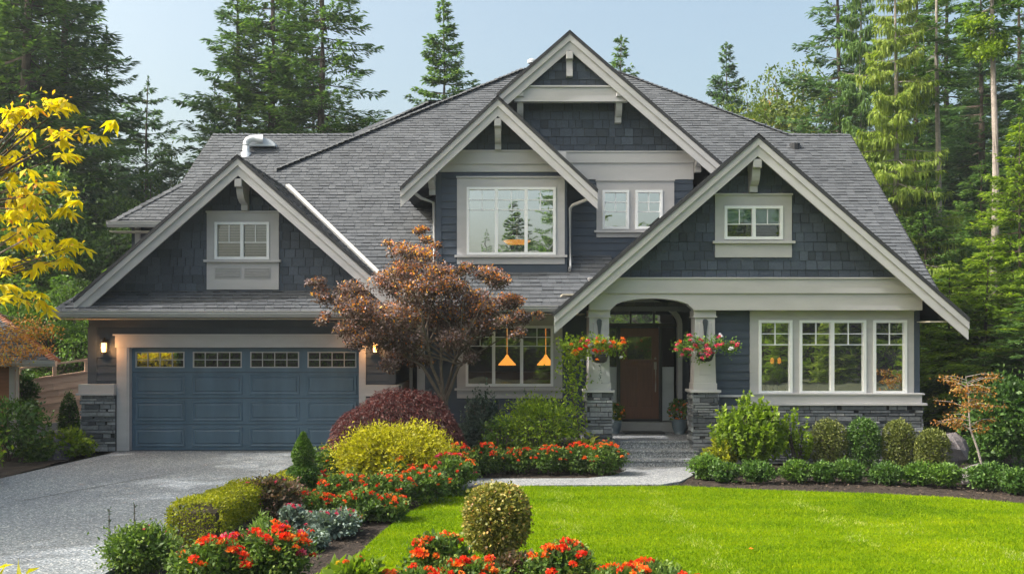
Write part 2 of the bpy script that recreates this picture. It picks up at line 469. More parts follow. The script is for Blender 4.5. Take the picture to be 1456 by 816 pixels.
# ---- front gables
def rakeboards(mb, xr, zr, xe, ze, Y, top, bot, th, rnd=.5):
    mb.prism([(xr, Y, zr - top), (xe, Y, ze - top), (xe, Y, ze - bot), (xr, Y, zr - bot)], (0, th, 0), rnd)
def gable(name, xr, zr, sl, sr, xl, xR, Yf, Yw, backL=None, backR=None, cutL=False):
    zl, zR = zr - sl * (xr - xl), zr - sr * (xR - xr)
    mb = MB(); edge = MB(); fas = MB(); fas2 = MB(); sof = MB(); cap = MB()
    for side, xe, ze, bk in ((-1, xl, zl, backL), (1, xR, zR, backR)):
        V = Vector((xr - xe, 0, zr - ze)); Ls = V.length
        fr = Frame((xe, Yf, ze), (0, side, 0), V)
        dR = Yp(zr) - Yf + 0.1; dE = (bk or Yp(ze)) - Yf + 0.1
        poly = [(0, 0), (side * dE, 0), (side * dR, Ls), (0, Ls)]
        if side < 0: poly = poly[::-1]
        sheet(mb, fr, poly, (), 0.05, 0, 0.0, 0.3)
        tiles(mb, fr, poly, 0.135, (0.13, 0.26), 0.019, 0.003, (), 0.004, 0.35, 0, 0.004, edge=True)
        # dark shingle edge along the rake, then two boards
        rakeboards(edge, xr, zr, xe, ze, Yf - 0.03, -0.03, 0.055, 0.06)
        rakeboards(fas, xr, zr, xe, ze, Yf - 0.012, 0.057, 0.20, 0.05, .35 if side < 0 else .6)
        rakeboards(fas2, xr, zr, xe, ze, Yf + 0.026, 0.198, 0.40, 0.04, .5 if side < 0 else .7)
        # soffit under the overhang
        n = fr.N
        a = [fr.p(0, 0, -0.08) + Vector((0, .07, 0)), fr.p(0, Ls, -0.08) + Vector((0, .07, 0))]
        dy = Vector((0, Yw - Yf - 0.07, 0))
        sof.prism([a[0], a[1], a[1] + dy, a[0] + dy], n * -0.03, .5)
    caps(cap, (xr, Yf - .03, zr + 0.0), (xr, Yp(zr) + .1, zr + 0.0), 0.12, 0.85, 0.16, 0.0)
    r = HB(mb, name, m_roof)
    HB(cap, 'ridge_caps', m_roof, r)
    HB(edge, 'drip_edge', m_roofE, r)
    HB(fas, 'rake_board', m_trim, r)
    HB(fas2, 'rake_board', m_trim, r)
    HB(sof, 'soffit', m_soff, r)
    return r
gable('gable_roof', -5.65, 6.14, .881, .881, -9.02, -2.28, 19.4, 20.05, backL=22.4)
gable('gable_roof', -0.30, 7.48, .935, .935, -2.36, 1.81, 19.9, 20.43)
gable('gable_roof', 1.25, 9.02, .87, .87, -0.33, 4.59, 20.4, 20.9)
gable('gable_roof', 4.73, 6.29, .872, .872, 0.81, 8.78, 18.1, 18.6, backR=20.6)
# valley flashing beside the garage gable
mb = MB()
a = Vector((-5.65 + .12, Yp(6.04), 6.08)); b = Vector((-2.55, Yp(3.42), 3.42))
mb.prism([a, b, b + Vector((.09, 0, .02)), a + Vector((.09, 0, .02))], (0, -.03, .05))
HB(mb, 'valley_flashing', m_gut)
# right rake edge of the big roof, ends
mb = MB()
mb.prism([(9.0, 19.5, 3.02), (9.0, 25.12, zr1 - .02), (9.0, 25.12, zr1 - .25), (9.0, 19.5, 2.8)], (.04, 0, 0))
HB(mb, 'roof_edge', m_roofE, big_roof); mb = MB()
mb.prism([(-8.19, 23.1, zP(23.1) - .02), (-8.0, 25.12, zr1 - .02), (-8.0, 25.12, zr1 - .2), (-8.19, 23.1, zP(23.1) - .2)], (.05, 0, 0))
HB(mb, 'roof_edge', m_roofE, big_roof)

# ---- wall builder
def wall(Y, poly, holes=(), style='lap', thick=0.15, clip_holes=True, name='wall', parent=None, rg=None):
    fr = FRONT(Y); mb = MB()
    sheet(mb, fr, poly, holes, thick, 0, 0.0, 0.0 if style == 'shingle' else .35)
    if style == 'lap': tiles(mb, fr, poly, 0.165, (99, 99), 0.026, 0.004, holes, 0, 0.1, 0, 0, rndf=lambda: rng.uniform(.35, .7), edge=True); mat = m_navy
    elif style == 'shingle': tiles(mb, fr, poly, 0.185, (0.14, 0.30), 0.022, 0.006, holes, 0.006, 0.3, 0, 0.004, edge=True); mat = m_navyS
    else: mat = m_navy
    return HB(mb, name, mat, parent)
def stone(name, X0, X1, Z0, Z1, Yf, parent=None, faces=('f',), Yb=None):
    """ledgestone veneer: irregular courses of long proud stones"""
    mb = MB(); Yb = Yb or Yf + .3
    mb.box(X0 + .02, X1 - .02, Yf + .03, Yb, Z0, Z1, .1, 1)
    def face(p, q, sgn):           # p(u, z, w) -> point
        z = Z0
        while z < Z1 - .01:
            h = min(rng.choice((.045, .06, .075, .10)), Z1 - z)
            if Z1 - z - h < .025: h = Z1 - z
            u = -rng.random() * .2
            while u < q:
                wd = rng.uniform(.12, .52)
                a, b = max(0, u), min(q, u + wd); u += wd
                if b - a < .02: continue
                w = rng.uniform(.0, .045); g = .004; c = .006
                rd = min(1, max(0, rng.gauss(.5, .22))) if rng.random() > .07 else .05
                tl = rng.uniform(-.01, .01)
                vs = [p(a + g, z + g, .0), p(b - g, z + g, .0), p(b - g, z + h - g, .0), p(a + g, z + h - g, .0),
                      p(a + g + c, z + g + c, w + tl), p(b - g - c, z + g + c, w - tl), p(b - g - c, z + h - g - c, w - tl), p(a + g + c, z + h - g - c, w + tl)]
                mb.add(vs, [(4, 5, 6, 7), (0, 1, 5, 4), (1, 2, 6, 5), (2, 3, 7, 6), (3, 0, 4, 7)], rd)
            z += h
    if 'f' in faces: face(lambda u, z, w: (X0 + u, Yf + .03 - w, z), X1 - X0, 1)
    if 'r' in faces: face(lambda u, z, w: (X1 - .02 + w, Yf + u, z), Yb - Yf, 1)
    if 'l' in faces: face(lambda u, z, w: (X0 + .02 - w, Yf + u, z), Yb - Yf, 1)
    return HB(mb, name, [m_stone, m_mort], parent)

# ---- window builder
def window(Y, S, Fm, panes, grid='cross', sill=None, low=None, refl=m_glass, proud=.045, blind=None):
    """S = surround outline (x0,x1,z0,z1) or None, Fm = list of white frame outlines, panes = list of x divisions per frame"""
    sur = MB()
    x0, x1, z0, z1 = S
    holes = [(f[0], f[1], f[2], f[3]) for f in Fm]
    sheet(sur, FRONT(Y), [(x0, z0), (x1, z0), (x1, z1), (x0, z1)], holes, .06, 0, proud, .5)
    sur.box(x0 - .015, x1 + .015, Y - proud - .03, Y - .002, z1 + .001, z1 + .035, .6)
    root = HB(sur, 'window', m_trim)
    if sill:
        sb = MB(); sb.box(x0 - .05, x1 + .05, Y - proud - .07, Y, z0 - .05, z0 - .002, .7)
        if low: sb.box(x0, x1, Y - proud - .004, Y, low, z0 - .052, .45)
        HB(sb, 'sill', m_trim, root)
    for f, divs in zip(Fm, panes):
        fb = MB(); a, b, c, d = f; yf, yb = Y - proud - .025, Y + .05; e = .055
        fb.box(a, b, yf, yb, c, c + e); fb.box(a, b, yf, yb, d - e, d)
        fb.box(a, a + e, yf, yb, c + e, d - e); fb.box(b - e, b, yf, yb, c + e, d - e)
        xs = [a + e] + [v for dv in divs for v in (dv - .035, dv + .035)] + [b - e]
        for dv in divs: fb.box(dv - .035, dv + .035, yf + .002, yb, c + e, d - e)
        mul = MB()
        for i in range(0, len(xs), 2):
            p0, p1 = xs[i], xs[i + 1]; H = d - c - 2 * e; ym = Y - proud + .008
            zt = d - e; t = .009
            if grid == 'cross':       # two rows of two lights over one tall light
                gl = zt - H * .32
                mul.box(p0, p1, ym, ym + .02, gl - t, gl + t); mul.box(p0, p1, ym + .001, ym + .019, zt - H * .16 - t, zt - H * .16 + t)
                mul.box((p0 + p1) / 2 - t, (p0 + p1) / 2 + t, ym + .002, ym + .018, gl, zt)
            elif grid == 'half':      # two lights over one
                gl = zt - H * .55
                mul.box(p0, p1, ym, ym + .02, gl - t, gl + t)
                mul.box((p0 + p1) / 2 - t, (p0 + p1) / 2 + t, ym + .002, ym + .018, gl, zt)
            elif grid == 'quad':
                gl = zt - H * .56
                mul.box(p0, p1, ym, ym + .02, gl - t, gl + t); mul.box(p0, p1, ym + .001, ym + .019, zt - H * .28 - t, zt - H * .28 + t)
                mul.box((p0 + p1) / 2 - t, (p0 + p1) / 2 + t, ym + .002, ym + .018, gl, zt)
            pn = MB(); yg = Y - proud + .034 + rng.uniform(-.001, .001)
            ax, az = rng.uniform(-.0035, .0035), rng.uniform(-.002, .002)
            pn.add([(p0, yg, c + e), (p1, yg + ax, c + e), (p1, yg + ax + az, zt), (p0, yg + az, zt)], [(0, 1, 2, 3)])
            HB(pn, 'pane', refl, root)
            if blind and blind[i // 2]:
                bb = MB(); kind = blind[i // 2]
                if kind[0] == 'slats':
                    z = c + e + .02
                    while z < zt - .01:
                        bb.add([(p0, Y + .03, z), (p1, Y + .03, z), (p1, Y + .055, z + .026), (p0, Y + .055, z + .026)], [(0, 1, 2, 3)]); z += .034
                    HB(bb, 'blind', m_blind, root)
                else:
                    bb.box(p0, p1, Y + .03, Y + .04, zt - H * kind[1], zt)
                    HB(bb, 'blind', kind[2], root)
                    if len(kind) > 3:
                        bb = MB(); bb.box(p0, p1, Y + .035, Y + .045, c + e, zt - H * kind[1] - .01); HB(bb, 'screen', kind[3], root)
        HB(fb, 'frame', m_white, root)
        HB(mul, 'muntins', m_white, root)
    return root

# ---- garage block
wall(20.0, [(-8.97, 0), (-2.49, 0), (-2.49, 2.98), (-8.97, 2.98)], [(-8.13, -3.24, -0.001 + .002, 2.19)], 'lap')
def side_wall(X, Y0, Y1, z0, z1, face=-1, z1b=None):
    mb = MB(); fr = Frame((X, Y1 if face < 0 else Y0, 0), (0, -1 if face < 0 else 1, 0), (0, 0, 1))
    if face < 0: fr = Frame((X, Y1, 0), (0, -1, 0), (0, 0, 1))
    else: fr = Frame((X, Y0, 0), (0, 1, 0), (0, 0, 1))
    L = Y1 - Y0; zb = z1b if z1b is not None else z1
    poly = [(0, z0), (L, z0), (L, z1 if face < 0 else zb), (0, zb if face < 0 else z1)]
    sheet(mb, fr, poly, (), .12, 0, 0, .35)
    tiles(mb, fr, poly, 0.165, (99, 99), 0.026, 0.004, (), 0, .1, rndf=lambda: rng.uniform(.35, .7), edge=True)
    return HB(mb, 'wall', m_navy)
side_wall(-8.97, 20.16, 30, 0, 3.0, -1)
side_wall(-2.49, 20.16, 22.9, 0, 3.0, 1)
mb = MB(); mb.box(-2.6, -1.9, 22.9, 23.0, 0, 3.2); HB(mb, 'wall', m_navy)
mb = MB(); mb.box(-8.9, 8.0, 30, 30.15, 0, 5.2); mb.box(-9.0, -8.85, 22.3, 30, 3.0, 5.0); HB(mb, 'wall', m_navy)
mb = MB(); mb.box(-8.9, -5.0, 22.3, 22.4, 3.0, 5.0); HB(mb, 'wall', m_navy)
mb = MB(); mb.box(-8.90, -8.78, 22.24, 22.32, 3.0, 5.0); HB(mb, 'corner_board', m_trim)
# garage gable wall + window
S = 6.14 - .12
zb = 3.36
wall(20.05, [(-5.65 - (S - zb) / .881, zb), (-5.65 + (S - zb) / .881, zb), (-5.65, S)], [(-6.31, -5.15, 4.06, 4.85)], 'shingle')
window(20.05, (-6.48, -4.95, 4.05, 5.05), [(-6.31, -5.15, 4.06, 4.85)], [[-5.73]], 'half', True, 3.42,
       m_glassD, blind=[('slats',), ('slats',)])
lv = MB()
for x0, x1 in ((-6.29, -5.77), (-5.67, -5.15)):
    lv.box(x0 - .02, x1 + .02, 19.985, 19.998, 3.66, 3.90, .3)
    for k in range(6): lv.add([(x0, 19.982, 3.68 + k * .034), (x1, 19.982, 3.68 + k * .034), (x1, 19.966, 3.70 + k * .034), (x0, 19.966, 3.70 + k * .034)], [(0, 1, 2, 3)], .7); lv.add([(x0, 19.966, 3.70 + k * .034), (x1, 19.966, 3.70 + k * .034), (x1, 19.982, 3.706 + k * .034), (x0, 19.982, 3.706 + k * .034)], [(0, 1, 2, 3)], .7)
HB(lv, 'louvre', m_trim)
# skirt roof over the garage door
mb = MB(); fr = Frame((0, 19.28, 2.93), (1, 0, 0), (0, .77, .47))
poly = [(-9.42, 0), (-2.2, 0), (-2.2, .9), (-9.05, .9)]
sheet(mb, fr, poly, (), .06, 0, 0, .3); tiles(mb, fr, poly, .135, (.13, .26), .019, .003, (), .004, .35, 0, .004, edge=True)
mb.add([(-9.42, 19.28, 2.93), (-9.05, 20.05, 3.40), (-9.05, 22, 3.40), (-9.42, 22, 2.93)], [(0, 1, 2, 3)], .4)
caps(mb, (-9.42, 19.28, 2.93), (-9.05, 20.05, 3.40), .08, .4)
skirt = HB(mb, 'skirt_roof', m_roof)
def gutter(x0, x1, Y, z, parent=None):
    mb = MB()
    prof = [(0, -.12), (-.07, -.12), (-.11, -.05), (-.10, -.02), (-.125, -.005), (-.125, .01), (-.11, .01), (-.10, -.01), (0, -.01)]
    mb.prism([(x0, Y + a, z + b) for a, b in prof], (x1 - x0, 0, 0))
    return HB(mb, 'gutter', m_gut, parent)
gutter(-9.46, -2.3, 19.27, 2.935, skirt)
mb = MB(); mb.box(-9.40, -2.3, 19.28, 19.99, 2.78, 2.80); HB(mb, 'soffit', m_soff, skirt)
mb = MB(); mb.box(-8.97, -2.49, 19.965, 19.998, 2.62, 2.78); HB(mb, 'frieze_board', m_navy)
# door trim
mb = MB()
mb.box(-8.37, -8.15, 19.95, 20.12, 0.01, 2.19, .5); mb.box(-8.15, -8.11, 19.962, 20.14, .01, 2.19, .6)
mb.box(-3.24, -3.10, 19.95, 20.12, 0.01, 2.19, .5)
mb.box(-8.40, -3.07, 19.94, 20.12, 2.192, 2.44, .5); mb.box(-8.44, -3.03, 19.91, 20.0, 2.442, 2.475, .7)
HB(mb, 'door_trim', m_trim)
# sectional garage door
mb = MB(); dx0, dx1 = -8.12, -3.23; Yd = 20.11
cw = (dx1 - dx0) / 4; secs = [0.0, .55, 1.11, 1.66, 2.185]
for i in range(4):
    hl = []
    if i == 3:
        for c in range(4): hl.append((dx0 + c * cw + .09, dx0 + (c + 1) * cw - .09, 1.76, 2.10))
    sheet(mb, FRONT(Yd), [(dx0, secs[i] + .005), (dx1, secs[i] + .005), (dx1, secs[i + 1] - .005), (dx0, secs[i + 1] - .005)], hl, .05, 0, 0, .5)
    if i < 3:
        for c in range(4):
            a, b = dx0 + c * cw + .075, dx0 + (c + 1) * cw - .075; z0, z1 = secs[i] + .075, secs[i + 1] - .06
            ring = [(a, z0, 0.001), (b, z0, 0.001), (b, z1, 0.001), (a, z1, 0.001)]
            def lp(d, wd): return [(a + d, Yd - wd, z0 + d), (b - d, Yd - wd, z0 + d), (b - d, Yd - wd, z1 - d), (a + d, Yd - wd, z1 - d)]
            L = [lp(0, .001), lp(.012, .016), lp(.03, .016), lp(.06, .004), lp(.085, .02)]
            vs = sum(L, []); fs = []
            for k in range(len(L) - 1):
                for e in range(4): fs.append((k * 4 + e, k * 4 + (e + 1) % 4, k * 4 + 4 + (e + 1) % 4, k * 4 + 4 + e))
            fs.append(tuple(16 + e for e in range(4)))
            mb.add(vs, fs, .5)
gdoor = HB(mb, 'garage_door', m_garage)
for c in range(4):
    a, b = dx0 + c * cw + .09, dx0 + (c + 1) * cw - .09
    wf = MB(); z0, z1 = 1.76, 2.10; t = .014
    wf.box(a, b, Yd - .015, Yd + .03, z0, z0 + .022); wf.box(a, b, Yd - .015, Yd + .03, z1 - .022, z1)
    wf.box(a, a + .022, Yd - .015, Yd + .03, z0 + .022, z1 - .022); wf.box(b - .022, b, Yd - .015, Yd + .03, z0 + .022, z1 - .022)
    for k in range(1, 4): x = a + (b - a) * k / 4; wf.box(x - t / 2, x + t / 2, Yd - .012, Yd + .02, z0 + .022, z1 - .022)
    wf.box(a + .022, b - .022, Yd - .010, Yd + .018, (z0 + z1) / 2 - t / 2, (z0 + z1) / 2 + t / 2)
    HB(wf, 'window_frame', m_gut, gdoor)
    pn = MB(); dz = rng.uniform(-.004, .004); pn.add([(a, Yd + .012, z0), (b, Yd + .012 + dz, z0), (b, Yd + .012 + dz, z1), (a, Yd + .012, z1)], [(0, 1, 2, 3)]); HB(pn, 'window_pane', m_glassG, gdoor)
# stone skirts of the garage with their caps
stone('stone_base', -9.10, -8.375, 0, 1.19, 19.88, Yb=20.3, faces=('f', 'l'))
stone('stone_base', -3.095, -2.40, 0, 1.17, 19.90, Yb=22.6, faces=('f', 'r'))
mb = MB(); mb.box(-9.13, -8.375, 19.84, 20.35, 1.23, 1.42); mb.box(-9.17, -8.375, 19.80, 20.38, 1.19, 1.232, .7); HB(mb, 'stone_cap', m_trim); mb = MB()
mb.box(-3.095, -2.39, 19.86, 22.6, 1.21, 1.40); mb.box(-3.095, -2.36, 19.82, 22.6, 1.17, 1.212, .7)
HB(mb, 'stone_cap', m_trim)
for x0, x1 in ((-8.99, -8.80), (-2.60, -2.47)):
    mb = MB(); mb.box(x0, x1, 19.97, 19.999, 1.42, 2.62); HB(mb, 'corner_board', m_navy)
# garage interior: dark
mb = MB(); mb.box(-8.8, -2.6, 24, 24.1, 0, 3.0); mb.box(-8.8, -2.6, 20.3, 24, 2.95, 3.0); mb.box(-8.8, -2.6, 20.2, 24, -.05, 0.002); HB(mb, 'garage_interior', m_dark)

# ---- dining wing
DW = [(-1.01, 0.90, 1.34, 2.66)]
wall(20.6, [(-2.06, 0), (1.78, 0), (1.78, 3.1), (-2.06, 3.1)], DW, 'lap')
window(20.6, (-1.2, 1.10, 1.30, 2.93), DW, [[-.40, .21]], 'cross', True, 1.08, m_glassD)
mb = MB(); mb.box(-2.07, -1.90, 20.56, 20.7, 0, 2.95, .5); HB(mb, 'corner_board', m_trim)
gutter(-2.28, 0.95, 19.5, 3.05)
mb = MB(); mb.box(-2.3, 1.5, 19.5, 20.6, 2.88, 2.90); HB(mb, 'soffit', m_soff)
def pipe(pts, r=.035, name='downspout'):
    mb = MB(); mb.tube(pts, r, 8); return HB(mb, name, m_gut, smooth=True)
pipe([(-2.22, 20.7, 2.9), (-2.22, 20.7, 0.1)], .04)
# interior of the ground floor
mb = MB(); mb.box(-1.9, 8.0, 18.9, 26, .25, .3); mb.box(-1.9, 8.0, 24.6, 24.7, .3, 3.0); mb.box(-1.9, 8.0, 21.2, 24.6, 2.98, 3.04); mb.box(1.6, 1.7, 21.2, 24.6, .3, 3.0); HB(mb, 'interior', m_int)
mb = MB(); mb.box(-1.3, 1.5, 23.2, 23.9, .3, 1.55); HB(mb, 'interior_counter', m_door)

# ---- bay (middle gable)
T = 7.48 - .12
def tri(xr, S, sl, z0, x0, x1):
    pts = [(x0, z0), (x1, z0)]
    zr_ = S - sl * (x1 - xr); zl_ = S - sl * (xr - x0)
    if zr_ > z0: pts.append((x1, zr_))
    pts.append((xr, S))
    if zl_ > z0: pts.append((x0, zl_))
    return pts
hw = (T - 6.42) / .935
wall(20.43, [(-.3 - hw, 6.42), (-.3 + hw, 6.42), (-.3, T)], (), 'shingle')
BW = [(-.98, .945, 4.19, 5.65)]
wall(20.43, [(-1.63, 3.7), (1.17, 3.7), (1.17, 5.98), (-1.63, 5.98)], BW, 'lap')
window(20.43, (-1.19, 1.14, 4.185, 5.85), BW, [[-.337, .305]], 'cross', True, 3.99)
mb = MB()
mb.box(-1.66, 1.17, 20.37, 20.6, 6.15, 6.42, .5); mb.box(-1.66, 1.17, 20.40, 20.6, 5.985, 6.147, .5); mb.box(-1.4, .85, 20.35, 20.45, 6.422, 6.45, .7)
HB(mb, 'frieze_board', m_trim)
mb = MB(); mb.box(-1.65, -1.53, 20.395, 20.43, 3.7, 5.98); mb.box(1.07, 1.19, 20.395, 20.43, 3.7, 5.98); mb.box(-1.53, 1.07, 20.398, 20.44, 3.80, 3.97); HB(mb, 'corner_board', m_navy)
side_wall(1.17, 20.45, 20.95, 3.9, 6.1, 1)
side_wall(-1.63, 20.45, 23.0, 3.6, 6.1, -1)
# ---- main gable wall
MH = [(2.00, 2.59, 4.80, 5.66), (2.73, 3.33, 4.80, 5.66)]
wall(20.9, [(.9, 4.0), (4.01, 4.0), (4.01, 6.3), (.9, 6.3)], MH, 'lap')
zb = 6.48; S = 9.02 - .12
wall(20.9, tri(1.25, S, .87, zb, -.35, 1.25 + (S - zb) / .87 - .005)[:], (), 'shingle')
window(20.9, (1.87, 3.59, 4.77, 5.86), MH, [[], []], 'quad', True, 4.62)
mb = MB()
mb.box(.9, 4.02, 20.83, 21, 6.26, 6.49, .5); mb.box(.9, 4.02, 20.86, 21, 5.90, 6.258, .6); mb.box(.9, 4.04, 20.81, 20.92, 6.492, 6.52, .7)
HB(mb, 'frieze_board', m_trim)
side_wall(4.01, 20.95, 23.6, 4.1, 6.5, 1)
# collar band with its small triangle
hw = (S - 7.84) / .87
wall(20.58, [(1.25 - hw, 7.84), (1.25 + hw, 7.84), (1.25, S)], (), 'shingle', .06)
mb = MB(); mb.box(.05, 2.52, 20.50, 20.62, 7.56, 7.84, .5); mb.box(.0, 2.56, 20.47, 20.64, 7.842, 7.875, .7); mb.box(.05, 2.52, 20.49, 20.64, 7.53, 7.558, .6)
HB(mb, 'collar_beam', m_trim)
# ---- knee brackets
def bracket(x, Y0, Y1, z, w=.15, leg=.42):
    mb = MB(); d = Y1 - Y0
    mb.box(x - w / 2, x + w / 2, Y0, Y1, z - .17, z, .4, bev=.012)
    prof = [(0.10, -.172)]
    for k in range(7):
        t = k / 6; prof.append((.10 + (d - .10 - .14) * (1 - math.cos(t * math.pi / 2)) * 1.0, -.172 - (leg - .12) * math.sin(t * math.pi / 2)))
    prof += [(d - .14, -.172 - leg), (d, -.172 - leg), (d, -.172)]
    mb.prism([(x - w / 2 + .008, Y0 + a, z + b) for a, b in prof], (w - .016, 0, 0), .3)
    return HB(mb, 'bracket', m_trim)
bracket(-5.65, 19.43, 20.03, 5.68)
bracket(-.30, 19.93, 20.41, 7.04)
bracket(1.25, 20.40, 20.58, 8.60, leg=.36)
bracket(4.73, 18.14, 18.58, 5.84, w=.17)
bracket(2.34, 20.45, 20.88, 7.80, leg=.5); bracket(.18, 20.45, 20.88, 7.80, leg=.5)
bracket(4.10, 20.45, 20.90, 6.42, leg=.2)
bracket(-1.72, 19.95, 20.43, 5.95, leg=.3)
# downspouts of the bay roof
pipe([(1.78, 20.0, 5.60), (1.76, 20.02, 5.45), (1.70, 20.10, 5.38), (1.32, 20.42, 5.27), (1.26, 20.45, 5.20), (1.26, 20.46, 3.95), (1.24, 20.36, 3.86)])
pipe([(-2.18, 20.0, 5.66), (-2.1, 20.1, 5.50), (-1.95, 20.3, 5.40), (-1.70, 20.5, 5.33), (-1.68, 20.5, 3.9)])
# eave gutter at the far left, roof vents
gutter(-9.38, -7.0, 21.9, zP(21.9) + .0)
mb = MB(); mb.box(-9.36, -7.0, 21.9, 22.3, 4.86, 4.88); HB(mb, 'soffit', m_soff)
mb = MB()
vx, vy = PX(350, 24.3), 24.3; vz = zP(24.3)
mb.lathe((vx, vy, vz), [(.13, -.1), (.13, .04), (.085, .06), (.085, .12)], 16)
pts = [(vx, vy, vz + .05), (vx, vy, vz + .22)] + [(vx + .18 - .18 * math.cos(t), vy, vz + .25 + .16 * math.sin(t)) for t in np.linspace(0, math.pi / 2, 6)]
pts += [(vx + .42, vy + .05, vz + .41)]
mb.tube(pts, [.085] * 8 + [.10], 14)
HB(mb, 'roof_vent', m_galv, smooth=True)
mb = MB(); s = []
c0 = Vector((vx + .36, vy + .1, vz + .24))
for k in range(13): t = math.pi * k / 12; s.append((c0.x - .36 * math.cos(t), c0.y, c0.z + .21 * math.sin(t)))
mb.prism(s, (0, .35, 0)); HB(mb, 'roof_vent', m_galv)
mb = MB(); vx, vy = PX(757, 26.2), 26.2
mb.lathe((vx, vy, 8.3), [(.07, -.3), (.07, 1.72), (.06, 1.73)], 12, .3); mb.lathe((vx, vy, 8.3), [(.13, 1.72), (.14, 1.75), (.14, 1.80), (.05, 1.84)], 14, .1)
HB(mb, 'vent_pipe', m_galv, smooth=True)
mb = MB(); vx, vy = PX(676, 26.2), 26.2
mb.lathe((PX(1130, 24.6), 24.6, zP(24.6)), [(.14, -.1), (.14, .08), (.0, .12)], 10, .3); HB(mb, 'vent_cap', m_roofE)

# ---- right gable
S = 6.29 - .12; zb = 3.55; hw = (S - zb) / .872
RG = [(4.18, 5.33, 4.33, 4.99)]
wall(18.6, [(4.73 - hw, zb), (4.73 + hw, zb), (4.73, S)], RG, 'shingle')
window(18.6, (4.0, 5.51, 4.30, 5.20), RG, [[4.76]], 'half', True, 3.98, m_glassD, blind=[('roller', .5, m_green, m_screen), ('roller', .5, m_green)])
mb = MB()
mb.box(1.52, 8.07, 18.47, 18.72, 3.27, 3.55, .5); mb.box(1.50, 8.09, 18.44, 18.7, 3.552, 3.58, .7)
# lower beam with the entry arch
pts = [(1.52, 2.94), (1.94, 2.94)]
for k in range(15):
    t = k / 14; x = 1.94 + (3.57 - 1.94) * t
    pts.append((x, 2.945 + .225 * math.sqrt(max(0, 1 - (2 * t - 1) ** 2)) if 0 < k < 14 else 2.95))
pts += [(3.57, 2.94), (8.06, 2.94), (8.06, 3.268), (1.52, 3.268)]
sheet(mb, FRONT(18.51), pts, (), .26, 0, 0, .55)
HB(mb, 'beam', m_trim)
RW = [(PX(1079, 18.78), PX(1127, 18.78), 1.28, 2.75), (PX(1137, 18.78), PX(1232, 18.78), 1.28, 2.75), (PX(1242, 18.78), PX(1290, 18.78), 1.28, 2.75)]
wall(18.85, [(3.95, .9), (8.1, .9), (8.1, 3.2), (3.95, 3.2)], RW, 'lap')
window(18.85, (4.75, 8.02, 1.27, 2.93), RW, [[], [PX(1184, 18.78)], []], 'cross', False, refl=m_glassL)
mb = MB(); mb.box(4.70, 8.12, 18.66, 18.9, 1.11, 1.268, .5); mb.box(4.66, 8.20, 18.60, 18.9, 1.065, 1.108, .7); mb.box(4.70, 8.16, 18.63, 18.9, 1.27, 1.30, .7)
mb.box(4.02, 4.66, 18.76, 18.9, 1.22, 1.26, .7)
HB(mb, 'sill_band', m_trim)
mb = MB(); mb.box(8.02, 8.13, 18.79, 18.98, 1.3, 2.94); HB(mb, 'corner_board', m_navy)
stone('stone_base', 4.04, 8.14, -.1, 1.06, 18.66, Yb=19.0, faces=('f', 'r'))
side_wall(8.1, 18.98, 30, .3, 3.4, 1)
stone('stone_base', 7.9, 8.14, -.1, 1.06, 19.0, Yb=23.0, faces=('r',))
mb = MB(); mb.box(1.0, 8.3, 18.7, 19.6, 3.24, 3.27); mb.box(8.07, 8.65, 18.2, 22, 2.70, 2.72); HB(mb, 'porch_ceiling', m_soff)

# ---- porch
mb = MB()
mb.box(1.45, 3.98, 18.8, 21.2, -.1, .34, .5); 
mb.box(2.03, 3.64, 18.5, 18.82, -.1, .193, .5); mb.box(2.03, 3.66, 18.2, 18.52, -.1, .046, .5)
for z, y in ((.34, 18.8), (.193, 18.5), (.046, 18.2)): mb.box(2.02, 3.66, y - .022, y + .05, z - .035, z + .004, .9)
porch = HB(mb, 'porch_steps', m_step)
mb = MB(); mb.box(1.95, 3.7, 20.7, 21.1, .34, .54); HB(mb, 'door_sill', m_conc)
fr = FRONT(21.0); cx = 2.83
mb = MB()
sheet(mb, fr, [(1.75, .34), (4.0, .34), (4.0, 3.5), (1.75, 3.5)], [(1.98, 3.66, .54, 2.62)], .1, 0, 0, .3)
HB(mb, 'wall', m_navy)
# arched casing
mb = MB()
def arch(r, h, n=18): return [(cx + r * math.cos(t), 2.70 + h * math.sin(t)) for t in np.linspace(0, math.pi, n)]
o_, i_ = arch(.93, .56), arch(.83, .47)
o_ = [(cx + .93, .34)] + o_ + [(cx - .93, .34)]; i_ = [(cx + .83, .34)] + i_ + [(cx - .83, .34)]
for k in range(len(o_) - 1):
    mb.prism([(o_[k][0], 20.80, o_[k][1]), (o_[k + 1][0], 20.80, o_[k + 1][1]), (i_[k + 1][0], 20.80, i_[k + 1][1]), (i_[k][0], 20.80, i_[k][1])], (0, .19, 0))
HB(mb, 'door_casing', m_trim)
# transom
mb = MB(); ap = [(p[0], 20.93, p[1]) for p in arch(.80, .45)]
mb.add([(cx - .8, 20.93, 2.72)] + ap[::-1] + [(cx + .8, 20.93, 2.72)], [tuple(range(len(ap) + 2))]); HB(mb, 'transom_pane', m_glass)
mb = MB(); mb.box(cx - .82, cx + .82, 20.88, 20.99, 2.64, 2.72); mb.box(cx - .22, cx - .18, 20.9, 20.95, 2.72, 3.14); mb.box(cx + .30, cx + .34, 20.9, 20.95, 2.72, 3.12); HB(mb, 'transom_bar', m_black)
